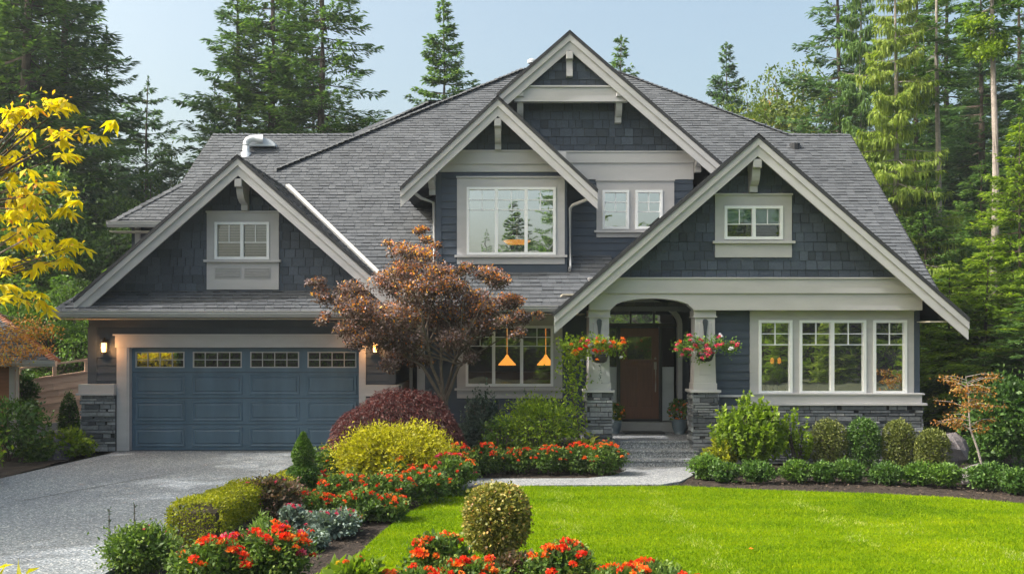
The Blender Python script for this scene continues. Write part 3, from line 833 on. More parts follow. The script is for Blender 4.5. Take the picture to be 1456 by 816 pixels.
# front door: stiles, rails, tall panels, glazed top
mb = MB(); a, b, z0, z1 = 2.40, 3.26, .60, 2.61; Yd = 20.93
H2 = [(a + .16, b - .16, 1.92, 2.42), (a + .14, (a + b) / 2 - .05, .86, 1.74), ((a + b) / 2 + .05, b - .14, .86, 1.74)]
sheet(mb, FRONT(Yd), [(a, z0), (b, z0), (b, z1), (a, z1)], H2, .045, 0, 0, .6)
for h in H2[1:]: mb.box(h[0], h[1], Yd + .025, Yd + .04, h[2], h[3], .4)
mb.box(a + .12, b - .12, Yd - .03, Yd + .01, 1.80, 1.86, .8, bev=.01)
fd = HB(mb, 'front_door', m_door)
mb = MB(); mb.add([(a + .16, Yd + .02, 1.92), (b - .16, Yd + .02, 1.92), (b - .16, Yd + .02, 2.42), (a + .16, Yd + .02, 2.42)], [(0, 1, 2, 3)]); HB(mb, 'door_pane', m_glassD, fd)
mb = MB(); mb.tube([(b - .08, Yd - .05, 1.78), (b - .08, Yd - .07, 1.6), (b - .08, Yd - .07, 1.35), (b - .08, Yd - .04, 1.2)], .014, 8)
mb.box(b - .11, b - .05, Yd - .02, Yd, 1.70, 1.86); mb.lathe((b - .08, Yd - .03, 1.92), [(.02, 0), (.024, .03), (.0, .05)], 10); HB(mb, 'handle', m_brass, fd)
mb = MB(); mb.box(2.33, 2.40, 20.88, 21.0, .54, 2.64); mb.box(3.26, 3.33, 20.88, 21.0, .54, 2.64); mb.box(2.0, 2.12, 20.9, 21.0, .54, 2.64); mb.box(2.40, 3.26, 20.89, 21, .545, .60); HB(mb, 'door_frame', m_black)
for x0, x1 in ((2.12, 2.33), (3.33, 3.60)):
    sb = MB(); sb.box(x0, x1, 20.94, 20.97, .56, 1.75, .5, bev=.01); sp = HB(sb, 'sidelight', paint('sidelight_panel', (.42, .45, .46), .5) if 'sidelight_panel' not in MATS else MATS['sidelight_panel'])
    pn = MB(); pn.add([(x0, 20.95, 1.77), (x1, 20.95, 1.77), (x1, 20.95, 2.62), (x0, 20.95, 2.62)], [(0, 1, 2, 3)]); HB(pn, 'pane', m_glassD, sp)
# porch right side wall with its stone base, left corner
mb = MB(); fr = Frame((3.96, 20.98, 0), (0, -1, 0), (0, 0, 1)); poly = [(0, .3), (2.0, .3), (2.0, 3.24), (0, 3.24)]
sheet(mb, fr, poly, (), .08, 0, 0, .3); tiles(mb, fr, poly, .165, (99, 99), .02, .004); HB(mb, 'wall', m_navy)
stone('stone_base', 3.86, 4.0, .34, 1.22, 18.98, Yb=20.7, faces=('l',))
mb = MB(); mb.box(3.80, 3.95, 18.99, 20.72, 1.222, 1.27); HB(mb, 'stone_cap', m_trim)
mb = MB(); mb.box(1.70, 1.78, 20.62, 21.0, 0.3, 3.2); HB(mb, 'wall', m_navy)
pipe([(1.56, 19.2, 2.9), (1.56, 19.2, 0.1)], .04)
# columns
for cx0, lf in ((1.72, 1), (3.81, 0)):
    cy = 18.81
    def ring(hw, z): return [(cx0 - hw, cy - hw, z), (cx0 + hw, cy - hw, z), (cx0 + hw, cy + hw, z), (cx0 - hw, cy + hw, z)]
    mb = MB(); prof = [(.232, 1.37), (.232, 1.50), (.216, 1.502), (.213, 1.60), (.206, 1.85), (.200, 2.2), (.197, 2.82)]
    vs = sum([ring(h, z) for h, z in prof], []); fs = []
    for k in range(len(prof) - 1):
        for e in range(4): fs.append((k * 4 + e, k * 4 + (e + 1) % 4, k * 4 + 4 + (e + 1) % 4, k * 4 + 4 + e))
    mb.add(vs, fs, .55)
    mb.box(cx0 - .12, cx0 + .12, cy - .214, cy - .19, 1.66, 2.70, .6, bev=.01)
    col = HB(mb, 'column', m_trim)
    cp = MB(); cp.box(cx0 - .215, cx0 + .215, cy - .215, cy + .215, 2.82, 2.938, .6); cp.box(cx0 - .235, cx0 + .235, cy - .235, cy + .235, 2.80, 2.822, .7); HB(cp, 'capital', m_trim, col)
    bs = MB(); bs.box(cx0 - .30, cx0 + .30, cy - .30, cy + .30, 1.325, 1.37, .7); HB(bs, 'base_cap', m_trim, col)
    st = stone('stone_base', cx0 - .26, cx0 + .26, -.1, 1.323, cy - .275, parent=col, faces=('f', 'l', 'r'), Yb=cy + .26)
    # iron ornament: leaf-shaped scroll
    orn = MB(); pr = [(-.035, 2.66), (-.05, 2.72), (-.045, 2.77), (-.015, 2.80), (.02, 2.80), (.05, 2.77), (.05, 2.70), (.035, 2.60), (.015, 2.42), (.0, 2.28), (-.015, 2.42)]
    orn.prism([(cx0 + a, cy - .235, b - .03) for a, b in pr], (0, .04, 0)); orn.tube([(cx0, cy - .22, 2.3), (cx0, cy - .30, 2.25), (cx0, cy - .40, 2.20)], .01, 6)
    HB(orn, 'basket_bracket', m_iron, col)
# ============================================================ GROUND
def tagk(o, kind): o['kind'] = kind; return o
def flat(name, pts, z, mat, thick=None):
    mb = MB(); poly = [(x, y, z) for x, y in pts]
    if thick: mb.prism([(x, y, z - thick) for x, y in pts], (0, 0, thick))
    else:
        tri_ = tessellate_polygon([[Vector(p) for p in poly]])
        mb.add(poly, [tuple(t) for t in tri_])
        # make the sheet face up
        a, b, c = (Vector(poly[i]) for i in tri_[0])
        if (b - a).cross(c - a).z < 0: mb.f = [tuple(reversed(f)) for f in mb.f]
    o = mb.build(name, mat); return tagk(o, 'structure')
flat('ground', [(-600, -400), (600, -400), (600, 900), (-600, 900)], -.16, m_soil)
drive = flat('driveway', [(-8.75, -2), (-4.15, -2), (-4.15, 18.6), (-3.0, 19.3), (-3.0, 20.1), (-8.37, 20.1), (-8.37, 19.5), (-8.75, 16.0)], 0.0, m_drive, .15)
# joint cut across the drive
mb = MB(); ja, jb = G(95, 705, 0), G(232, 661, 0)
ja = G(30, 712, 0); jb = G(245, 672, 0)
d = Vector((jb[0] - ja[0], jb[1] - ja[1], 0)).normalized(); n = Vector((-d.y, d.x, 0)) * .008
mb.add([Vector((ja[0], ja[1], .004)) - n, Vector((jb[0], jb[1], .004)) - n, Vector((jb[0], jb[1], .004)) + n, Vector((ja[0], ja[1], .004)) + n], [(0, 1, 2, 3)])
tagk(mb.build('driveway_joint', m_mulch), 'structure')
# mulch beds with a lumpy surface
def bed(name, x0, x1, y0, y1, z, step=.12, amp=.035, mat=None, hole=None):
    xs = np.arange(x0, x1, step); ys = np.arange(y0, y1, step)
    X, Y = np.meshgrid(xs, ys, indexing='ij')
    Z = z + amp * (nr.rand(*X.shape) - .3) + .02 * np.sin(X * 3.1 + Y) * np.sin(Y * 2.7)
    v = np.stack([X, Y, Z], -1).reshape(-1, 3); nY = len(ys)
    i, j = np.meshgrid(np.arange(len(xs) - 1), np.arange(nY - 1), indexing='ij'); i = i.ravel(); j = j.ravel()
    f = np.stack([i * nY + j, (i + 1) * nY + j, (i + 1) * nY + j + 1, i * nY + j + 1], -1)
    me = bpy.data.meshes.new(name); me.from_pydata(v.tolist(), [], f.tolist()); me.materials.append(mat or m_mulch)
    o = bpy.data.objects.new(name, me); COL.objects.link(o); return tagk(o, 'structure')
bed('mulch_bed', -4.14, 16, 7.0, 20.0, -.135)
bed('side_bed', -20, -8.75, 8, 24, -.06, .15)
path_pts = [G(600, 692), G(670, 692), G(800, 690.5), G(940, 689.5), G(968, 685), G(982, 678), G(990, 664), G(1000, 655), G(880, 655), G(893, 664), G(890, 670), G(868, 677), G(835, 680.5), G(760, 681), G(600, 681)]
path_pts[6] = (3.70, 18.15); path_pts[7] = (3.70, 18.75); path_pts[8] = (2.0, 18.75); path_pts[9] = (2.05, 18.1)
flat('garden_path', path_pts, -.085, m_step, .08)
lawn_px = [(690, 690.5), (664, 696), (640, 703), (610, 713), (585, 726), (562, 741), (542, 757), (522, 775), (506, 794), (494, 816)]
lawn = [G(*p) for p in lawn_px] + [G(455, 880), G(400, 980), (-1.6, 3.0), (15, 3.0)]
lawn += [G(1640, 742), G(1540, 726), G(1456, 716), G(1350, 707), G(1250, 702), G(1100, 697), G(1010, 693), G(965, 690.5), G(940, 691), G(800, 691.5)]
def lawnmat():
    m, nt, b = new_mat('lawn_turf')
    n = noise(nt, 30, 8, 0.75); r = ramp(nt, n.outputs[0], [(0.3, (0.07, 0.13, 0.001)), (0.55, (0.14, 0.23, 0.001)), (0.75, (0.22, 0.31, 0.004))])
    n2 = noise(nt, 0.8, 5, 0.6, stretch=(0.6, 2.2, 1)); r2 = ramp(nt, n2.outputs[0], [(0.3, (0.72, 0.80, 0.9)), (0.5, (1, 1, 1)), (0.72, (1.25, 1.1, 0.9))])
    c = mixc(nt, 1.0, r.outputs[0], r2.outputs[0], 'MULTIPLY')
    nt.links.new(c, b.inputs['Base Color']); b.inputs['Roughness'].default_value = 0.9; b.inputs['Specular IOR Level'].default_value = 0.05; bump(nt, b, n.outputs[0], 1.0, 0.02)
lawnmat(); m_lawn = MATS['lawn_turf']
flat('lawn', lawn, -.095, m_lawn, .04)
# short grass on the lawn
def in_poly(x, y, poly):
    c = np.zeros(len(x), bool); n = len(poly); j = n - 1
    for i in range(n):
        xi, yi = poly[i]; xj, yj = poly[j]
        m = ((yi > y) != (yj > y)) & (x < (xj - xi) * (y - yi) / (yj - yi + 1e-12) + xi)
        c ^= m; j = i
    return c
def grass_mat():
    m = leafmat('grass_blade', [(0, (0.065, 0.14, 0.002)), (0.25, (0.12, 0.22, 0.003)), (0.5, (0.20, 0.31, 0.002)), (0.85, (0.30, 0.39, 0.004)), (.93, (0.34, 0.42, 0.05)), (1, (0.42, 0.47, 0.19))], 0.4, 0.8, spec=0.05, tint=(1.2, 1.2, .1))
    nt = m.node_tree; b = nt.nodes['Principled BSDF']
    n2 = noise(nt, 0.8, 6, 0.7, stretch=(0.45, 2.6, 1)); r2 = ramp(nt, n2.outputs[0], [(0.34, (0.66, 0.76, 0.9)), (0.5, (1, 1, 1)), (0.66, (1.3, 1.12, 1.0))])
    src = b.inputs['Base Color'].links[0].from_socket
    c = mixc(nt, 1.0, src, r2.outputs[0], 'MULTIPLY'); nt.links.new(c, b.inputs['Base Color'])
    return m
m_grass = grass_mat()
N = 330000
# denser towards the viewer side of the lawn, where blades can be told apart
gy = 8.6 + (16.6 - 8.6) * nr.rand(N) ** 1.15; gx = nr.uniform(-4.2, 11.5, N)
ok = in_poly(gx, gy, lawn) & (np.abs(gx - 0.3) < gy * .60 + .4) & (gx < gy * .58)
gx, gy = gx[ok], gy[ok]; n = len(gx)
h = nr.uniform(.016, .040, n); wd = nr.uniform(.004, .008, n); a = nr.rand(n) * 6.283; lx = nr.normal(0, .018, n); ly = nr.normal(0, .018, n)
base = np.stack([gx, gy, np.full(n, -.098)], -1); side = np.stack([np.cos(a) * wd, np.sin(a) * wd, np.zeros(n)], -1)
tip = base + np.stack([lx, ly, h], -1)
v = np.stack([base - side, base + side, tip], 1).reshape(-1, 3)
def fast_mesh(name, v, k, rnd, mat, parent=None):
    """v: (n*k,3) vertices, every k of them one polygon"""
    nf = len(v) // k
    me = bpy.data.meshes.new(name); me.vertices.add(len(v)); me.vertices.foreach_set('co', np.ascontiguousarray(v, dtype=np.float32).ravel())
    me.loops.add(nf * k); me.loops.foreach_set('vertex_index', np.arange(nf * k, dtype=np.int32))
    me.polygons.add(nf); me.polygons.foreach_set('loop_start', np.arange(0, nf * k, k, dtype=np.int32))
    at = me.attributes.new('rnd', 'FLOAT', 'FACE'); at.data.foreach_set('value', np.ascontiguousarray(rnd, dtype=np.float32))
    me.update(calc_edges=True); me.materials.append(mat)
    o = bpy.data.objects.new(name, me); COL.objects.link(o)
    if parent: o.parent = parent
    return o
def streak(x, y):        # where the mower and the feet have marked the turf
    f = 0
    for (sx, sy, p, w_) in ((.5, 2.2, 0, 1), (1.1, 5.1, 1.3, .8), (2.3, 9.7, 4.1, .6), (.9, 1.3, 2.2, .9), (4.1, 3.3, .7, .35)): f = f + w_ * np.sin(x * sx + 1.3 * np.sin(y * sy * .37 + p) + p) * np.sin(y * sy + .9 * np.sin(x * sx * 1.7 + p))
    return f / 2.2
rg_ = nr.normal(.46, .17, n) + .24 * streak(gx, gy)
for (a_, b_, w_) in ((G(790, 692), G(818, 790), .07), (G(925, 700), G(1045, 820), .07), (G(1128, 705), G(1300, 820), .06), (G(1262, 712), G(1470, 800), .07), (G(1120, 712), G(1225, 745), .05)):
    a_ = np.array(a_); b_ = np.array(b_); d_ = b_ - a_; t_ = np.clip(((gx - a_[0]) * d_[0] + (gy - a_[1]) * d_[1]) / (d_ @ d_), 0, 1)
    dist = np.hypot(gx - a_[0] - t_ * d_[0] + .05 * np.sin(gy * 5), gy - a_[1] - t_ * d_[1]); k_ = (dist < w_ * 1.6 * (1 + .8 * np.sin(gy * 5 + gx * 3))) & (nr.rand(n) < .28); rg_[k_] = 1 - nr.rand(k_.sum()) * .08
rg_ += .10 * (gx * .55 - gy * .2 > 0) * np.sign(np.sin((gx * .9 + gy * .35) * 2.4))
g = fast_mesh('grass', v, 3, np.clip(rg_, 0, 1), m_grass)
g['kind'] = 'stuff'; g['label'] = 'short bright green mown grass covering the front lawn'; g['category'] = 'grass'

# ============================================================ FOLIAGE TOOLS
def rot_frame(d):
    """per-row orthonormal side vectors for directions d (n,3)"""
    up = np.tile([0., 0., 1.], (len(d), 1)); m = np.abs(d[:, 2]) > .95; up[m] = [1, 0, 0]
    s = np.cross(d, up); s /= np.linalg.norm(s, axis=1, keepdims=True) + 1e-9
    return s, np.cross(s, d)
def norm(v): return v / (np.linalg.norm(v, axis=1, keepdims=True) + 1e-9)
def kites(P, D, L, W, fold=.15, roll=None, rs=nr):
    """leaf shaped quads: P base points, D unit directions"""
    n = len(P); L = np.broadcast_to(L, (n,))[:, None]; W = np.broadcast_to(W, (n,))[:, None]
    s, u = rot_frame(D)
    r = (rs.uniform(-1.2, 1.2, n) if roll is None else roll)[:, None]
    S = s * np.cos(r) + u * np.sin(r); U = -s * np.sin(r) + u * np.cos(r)
    mid = P + D * L * .45
    return np.stack([P, mid + S * W * .5 + U * L * fold * .4, P + D * L, mid - S * W * .5 + U * L * fold * .4], 1).reshape(-1, 3)
def rand_dirs(n, rs=nr, up=0.0):
    d = rs.normal(size=(n, 3)); d[:, 2] += up; return norm(d)
class Lumps:
    def __init__(s, rs, k=6, f=2.5): s.a = rs.normal(size=(k, 3)) * f; s.p = rs.rand(k) * 6.28; s.k = k
    def __call__(s, d): return sum(np.sin(d @ s.a[i] + s.p[i]) for i in range(s.k)) / s.k

LM = {}
def L_(name, stops, **k): LM[name] = leafmat('leaf_' + name, stops, **k)
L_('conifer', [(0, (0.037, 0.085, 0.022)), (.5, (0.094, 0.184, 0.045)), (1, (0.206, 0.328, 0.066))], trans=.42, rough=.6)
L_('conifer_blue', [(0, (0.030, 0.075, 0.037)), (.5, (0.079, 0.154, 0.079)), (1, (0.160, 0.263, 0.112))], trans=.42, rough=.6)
L_('conifer_light', [(0, (0.062, 0.115, 0.012)), (.5, (0.165, 0.262, 0.024)), (1, (0.36, 0.46, 0.045))], trans=.5)
L_('moss', [(0, (0.081, 0.139, 0.020)), (.5, (0.188, 0.269, 0.036)), (1, (0.390, 0.471, 0.073))], trans=.42)
L_('broad_dark', [(0, (0.036, 0.070, 0.016)), (.5, (0.090, 0.164, 0.036)), (1, (0.180, 0.280, 0.060))], trans=.45)
L_('broad_mix', [(0, (0.052, 0.091, 0.013)), (.6, (0.130, 0.195, 0.026)), (.88, (0.260, 0.260, 0.039)), (1, (0.390, 0.208, 0.026))])
L_('green', [(0, (0.041, 0.088, 0.014)), (.5, (0.101, 0.203, 0.027)), (1, (0.203, 0.338, 0.047))])
L_('bright', [(0, (0.069, 0.127, 0.011)), (.5, (0.184, 0.287, 0.021)), (1, (0.368, 0.483, 0.034))], trans=.45)
L_('lime', [(0, (0.100, 0.130, 0.010)), (.5, (0.270, 0.300, 0.012)), (1, (0.480, 0.460, 0.020))], trans=.4)
L_('box', [(0, (0.028, 0.070, 0.014)), (.5, (0.070, 0.154, 0.025)), (1, (0.154, 0.266, 0.042))], trans=.25)
L_('boxolive', [(0, (0.056, 0.075, 0.015)), (.5, (0.138, 0.169, 0.037)), (1, (0.300, 0.312, 0.088))], trans=.25)
L_('ballmix', [(0, (0.060, 0.084, 0.014)), (.45, (0.192, 0.204, 0.036)), (.75, (0.432, 0.360, 0.084)), (.92, (0.600, 0.264, 0.096)), (1, (0.660, 0.540, 0.360))], trans=.25)
L_('purple', [(0, (0.029, 0.012, 0.013)), (.5, (0.098, 0.034, 0.034)), (1, (0.247, 0.091, 0.078))], trans=.3, tint=(1.5, .7, .6))
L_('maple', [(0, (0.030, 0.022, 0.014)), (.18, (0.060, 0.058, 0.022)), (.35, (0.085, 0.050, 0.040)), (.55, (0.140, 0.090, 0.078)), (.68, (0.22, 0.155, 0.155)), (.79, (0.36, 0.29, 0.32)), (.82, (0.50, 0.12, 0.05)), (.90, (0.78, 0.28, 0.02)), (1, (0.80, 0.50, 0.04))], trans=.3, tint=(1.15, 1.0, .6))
L_('yellow', [(0, (0.38, 0.33, 0.010)), (.5, (0.74, 0.62, 0.012)), (.85, (0.88, 0.76, 0.03)), (.95, (0.82, 0.52, 0.05)), (1, (0.70, 0.32, 0.06))], trans=.5, tint=(1.1, 1.1, .4))
L_('gold', [(0, (0.15, 0.16, 0.008)), (.5, (0.42, 0.40, 0.010)), (1, (0.70, 0.62, 0.03))], trans=.4)
L_('rust', [(0, (0.120, 0.072, 0.014)), (.4, (0.336, 0.144, 0.024)), (.7, (0.504, 0.240, 0.060)), (1, (0.360, 0.384, 0.072))], trans=.4)
L_('burgundy', [(0, (0.041, 0.034, 0.020)), (.4, (0.095, 0.095, 0.041)), (.7, (0.189, 0.108, 0.081)), (1, (0.297, 0.176, 0.149))])
L_('silver', [(0, (0.084, 0.120, 0.096)), (.5, (0.192, 0.264, 0.228)), (1, (0.360, 0.456, 0.408))], trans=.2)
L_('bluegreen', [(0, (0.028, 0.049, 0.039)), (.5, (0.077, 0.119, 0.098)), (1, (0.210, 0.280, 0.238))], trans=.2)
L_('lavender', [(0, (0.072, 0.120, 0.024)), (.5, (0.180, 0.288, 0.060)), (1, (0.384, 0.504, 0.192))])
L_('geranium', [(0, (0.038, 0.075, 0.018)), (.5, (0.098, 0.180, 0.033)), (1, (0.255, 0.345, 0.060))])
L_('red', [(0, (0.550, 0.010, 0.008)), (.5, (0.800, 0.045, 0.012)), (1, (0.900, 0.130, 0.020))], trans=.3, tint=(1, .6, .5))
L_('orange', [(0, (0.750, 0.070, 0.010)), (.5, (0.880, 0.180, 0.015)), (1, (0.900, 0.360, 0.040))], trans=.3, tint=(1, .7, .5))
L_('pink', [(0, (0.550, 0.020, 0.080)), (.5, (0.780, 0.060, 0.160)), (1, (0.850, 0.220, 0.300))], trans=.3, tint=(1, .6, .7))
L_('white', [(0, (0.500, 0.500, 0.600)), (1, (0.850, 0.850, 0.850))], trans=.3, tint=(1, 1, 1))
L_('yellowbloom', [(0, (0.650, 0.360, 0.010)), (1, (0.850, 0.650, 0.020))], trans=.3, tint=(1, 1, .5))

def leafobj(name, vs, rnd, mat, parent): return fast_mesh(name, np.concatenate(vs), 4, np.clip(np.concatenate(rnd), 0, 1), LM[mat], parent)

# flower heads: a ruffled dome of petals, shared meshes
HEADS = {}
def head_mesh(kind, seed):
    key = (kind, seed)
    if key in HEADS: return HEADS[key]
    rs = np.random.RandomState(seed + 50)
    n = 34; d = rand_dirs(n, rs, .7); d[:, 2] = np.abs(d[:, 2]) * .8; d = norm(d)
    P = d * rs.uniform(.25, .6, (n, 1)); D = norm(d + rs.normal(size=(n, 3)) * .45)
    v = kites(P, D, rs.uniform(.45, .7, n), rs.uniform(.45, .62, n), .25, rs.uniform(-3, 3, n), rs)
    o = fast_mesh('flower_head', v, 4, rs.rand(n), LM[kind]); me = o.data
    bpy.data.objects.remove(o); HEADS[key] = me
    return me
def heads(parent, pts, sizes, kind, rs=nr):
    for i, p in enumerate(pts[:100]):
        k = kind if isinstance(kind, str) else kind[rs.randint(len(kind))]
        o = bpy.data.objects.new('flower_head', head_mesh(k, rs.randint(4)))
        o.location = p; o.rotation_euler = (rs.normal(0, .35), rs.normal(0, .35), rs.rand() * 6.28); s = sizes[i % len(sizes)]; o.scale = (s, s, s * .85)
        o.parent = parent; COL.objects.link(o)

def bush(name, label, cat, x, y, rx, ry, h, n=2500, L=.05, mat='green', style='lump', z=-.1, lump=.18, asp=.55, flowers=None, seed=0,
         group=None, sq=2.0, toplight=0, stems=True, shoots=60, upb=.3, core=True, zc=.5, W=None, spread=.35):
    """one plant: foliage, stems and its flower heads"""
    rs = np.random.RandomState(seed + int(abs(x) * 100) + int(y * 10))
    t = thing(name, label, cat, (x, y, z), group)
    rz = h * (1 - zc) if style != 'shoot' else h; cz = h * zc
    Rv = np.array([rx, ry, h * (1 - zc)]); lum = Lumps(rs)
    def surf(m, up=.2):
        d = rand_dirs(m, rs, up)
        if sq != 2: dd = d / (np.sum(np.abs(d) ** sq, 1, keepdims=True) ** (1 / sq))
        else: dd = d
        f = 1 + lump * lum(d * 2)[:, None]
        return d, dd, f
    vs, rn = [], []
    if style in ('clip', 'lump'):
        if style == 'clip':
            d, dd, f = surf(n); P = dd * Rv * f * np.where(rs.rand(n, 1) < .06, rs.uniform(1.0, 1.09, (n, 1)), rs.uniform(.88, 1.0, (n, 1))) + [0, 0, cz]
            D = norm(d + rs.normal(size=(n, 3)) * .8); bias = 0
        else:
            K = max(12, n // 45); d0, dd0, f0 = surf(K); C = dd0 * Rv * f0 * rs.uniform(.72, 1.0, (K, 1))
            idx = rs.randint(K, size=n); sp = spread * min(rx, h) * .45
            P = C[idx] + rs.normal(size=(n, 3)) * sp * [1, 1, .6] + [0, 0, cz]
            D = norm(d0[idx] + rs.normal(size=(n, 3)) * .8 + [0, 0, upb])
            bias = rs.normal(0, .13, K)[idx]
        P[:, 2] = np.maximum(P[:, 2], .015)
        LL = L * rs.uniform(.6, 1.25, n)
        vs.append(kites(P - D * LL[:, None] * .4, D, LL, LL * asp, rs=rs)); rn.append(rs.normal(.5, .2, n) + bias)
    else:
        for k in range(shoots):
            a = rs.rand() * 6.28; q = math.sqrt(rs.rand()); bx, by = rx * q * math.cos(a), ry * q * math.sin(a)
            top = h * (1 - .45 * q * q) * rs.uniform(.7, 1.08)
            p0 = np.array([bx * .35, by * .35, 0.]); p1 = np.array([bx, by, top])
            m = max(6, n // shoots); s = rs.uniform(.35, 1.02, m)[:, None]; mid = (p0 + p1) / 2 + [bx * .15, by * .15, .05 * h]
            P = (1 - s) ** 2 * p0 + 2 * s * (1 - s) * mid + s * s * p1; ax = norm(p1 - p0 + 0 * P)
            D = norm(rs.normal(size=(m, 3)) * .8 + ax * .6 + [0, 0, .15]); LL = L * rs.uniform(.6, 1.2, m)
            vs.append(kites(P, D, LL, LL * asp, rs=rs)); rn.append(rs.normal(.38, .16, m) + .3 * (s[:, 0] - .5))
    if core:      # leaves filling the heart of the plant
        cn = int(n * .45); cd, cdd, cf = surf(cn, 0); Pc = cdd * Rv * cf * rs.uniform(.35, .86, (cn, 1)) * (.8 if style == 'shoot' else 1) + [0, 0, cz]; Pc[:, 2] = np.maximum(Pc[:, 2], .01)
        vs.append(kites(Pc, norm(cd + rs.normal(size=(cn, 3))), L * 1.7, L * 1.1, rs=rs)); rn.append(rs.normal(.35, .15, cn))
    leafobj('foliage', vs, rn, mat, t)
    if stems:
        mb = MB()
        for k in range(9):
            a = rs.rand() * 6.28; q = rs.uniform(.3, .75)
            mb.tube([(0.03 * math.cos(a), 0.03 * math.sin(a), 0), (rx * q * .5 * math.cos(a), ry * q * .5 * math.sin(a), h * .4), (rx * q * math.cos(a), ry * q * math.sin(a), h * .75)], [.018, .012, .006], 5, rs.rand())
        off = world_loc(t); mb.v = [(v[0] + off.x, v[1] + off.y, v[2] + off.z) for v in mb.v]
        mb.build('stems', m_bark, t)
    if flowers:
        kind, m, sz = flowers
        d, dd, f = surf(m * 3, .9); ok = d[:, 2] > -.05; d, dd, f = d[ok][:m], dd[ok][:m], f[ok][:m]
        P = dd * Rv * f * 1.02 + [0, 0, cz]; P[:, 2] = np.maximum(P[:, 2], .06)
        heads(t, P.tolist(), sz * rs.uniform(.7, 1.2, len(P)), kind, rs)
    return t

def conifer_mesh(seed, H, Rr, zb=.12, droop=.35, tip=.12, step=.42, nb=6, dens=9, L=.34, W=.085, gapp=.12, prof=.85, hang=0.0, mat='conifer', mat2=None, bark=None, ragged=.35, tr=.011):
    rs = np.random.RandomState(seed); vs, rn = [], []; mb = MB()
    lean = rs.normal(0, .006, 2)
    def trunk(z): return np.array([lean[0] * z + .06 * math.sin(z * .5 + seed), lean[1] * z + .06 * math.cos(z * .4 + seed), z])
    zs = np.linspace(0, H, 14); mb.tube([trunk(z) for z in zs], [max(.02, H * tr * (1 - z / H) ** .8) for z in zs], 9, .5)
    z = zb * H
    while z < H - .15:
        t = (z - zb * H) / (H - zb * H)
        env = (1 - t) ** prof * min(1, .55 + t * 2.2) if zb > .05 else (1 - t) ** prof
        for b in range(nb + (t < .5)):
            if rs.rand() < gapp: continue
            a = rs.rand() * 6.283; ln = max(.25, Rr * env * (1 + rs.uniform(-ragged, ragged * .5)))
            dr = np.array([math.cos(a), math.sin(a), 0.]); sd = np.array([-math.sin(a), math.cos(a), 0.])
            dp = droop * rs.uniform(.6, 1.3) * (1 - .6 * t); rise = .25 * t
            def pt(s): return trunk(z) + dr * ln * s + np.array([0, 0, ln * (rise * s - dp * s ** 1.4 + tip * s ** 3)])
            if ln > .6: mb.tube([pt(s) for s in (0, .35, .7, .95)], [.012 + ln * .008, .01 + ln * .005, .012, .005], 3, rs.rand(), cap=False)
            m = int(max(14, ln * dens * 7)); s = rs.uniform(.12, 1.0, m) ** .8
            tw = ln * .30 * (1.05 - s) + .10; off = rs.uniform(-1, 1, m) * tw
            P = np.array([pt(x) for x in s]) + sd * off[:, None] + np.stack([0 * s, 0 * s, -np.abs(off) * .35 + rs.normal(0, .04, m)], -1)
            D = norm(dr * 1.0 + sd * (np.sign(off) * .8)[:, None] + rs.normal(size=(m, 3)) * .30 + np.array([0, 0, -.15 - hang]))
            LL = L * rs.uniform(.6, 1.25, m) * (1 - .25 * t)
            vs.append(kites(P, D, LL, 1.25 * W * LL / L, .1, rs.uniform(-.6, .6, m), rs)); rn.append(rs.normal(.45, .17, m) + .18 * (s - .5) + rs.normal(0, .08))
            if hang > 0 and ln > .8:
                m2 = int(ln * dens * 2.2); s2 = rs.uniform(.2, 1, m2); P2 = np.array([pt(x) for x in s2]) + sd * rs.uniform(-.3, .3, (m2, 1))
                D2 = norm(rs.normal(size=(m2, 3)) * .12 + [0, 0, -1.]); vs.append(kites(P2, D2, L * rs.uniform(1.0, 2.6, m2) * hang, W * 1.0, .05, rs.uniform(-3, 3, m2), rs)); rn.append(rs.normal(.65, .2, m2))
        z += step * rs.uniform(.75, 1.25)
    # leader
    P = np.array([trunk(H - .5 + x) for x in rs.rand(30) * .5]); vs.append(kites(P, rand_dirs(30, rs, 1.2), L * .5, W * .8, rs=rs)); rn.append(rs.normal(.5, .2, 30))
    tk = mb.build('trunk', bark or m_bark); cr = fast_mesh('crown', np.concatenate(vs), 4, np.clip(np.concatenate(rn), 0, 1), LM[mat])
    mt, mc = tk.data, cr.data
    bpy.data.objects.remove(tk); bpy.data.objects.remove(cr)
    return mt, mc
def tree(name, label, cat, meshes, x, y, s=1.0, rz=0.0, z=-.2, group=None, sz=None, mat=None):
    t = thing(name, label, cat, (x, y, z), group); t.rotation_euler = (0, 0, rz); t.scale = (s, s, sz or s)
    for nm, me in zip(('trunk', 'crown'), meshes):
        if me is None: continue
        if mat and nm == 'crown':
            key = me.name + mat
            if key not in MATS: m2 = me.copy(); m2.materials[0] = LM[mat]; MATS[key] = m2
            me = MATS[key]
        o = bpy.data.objects.new(nm, me); COL.objects.link(o); o.parent = t
    return t
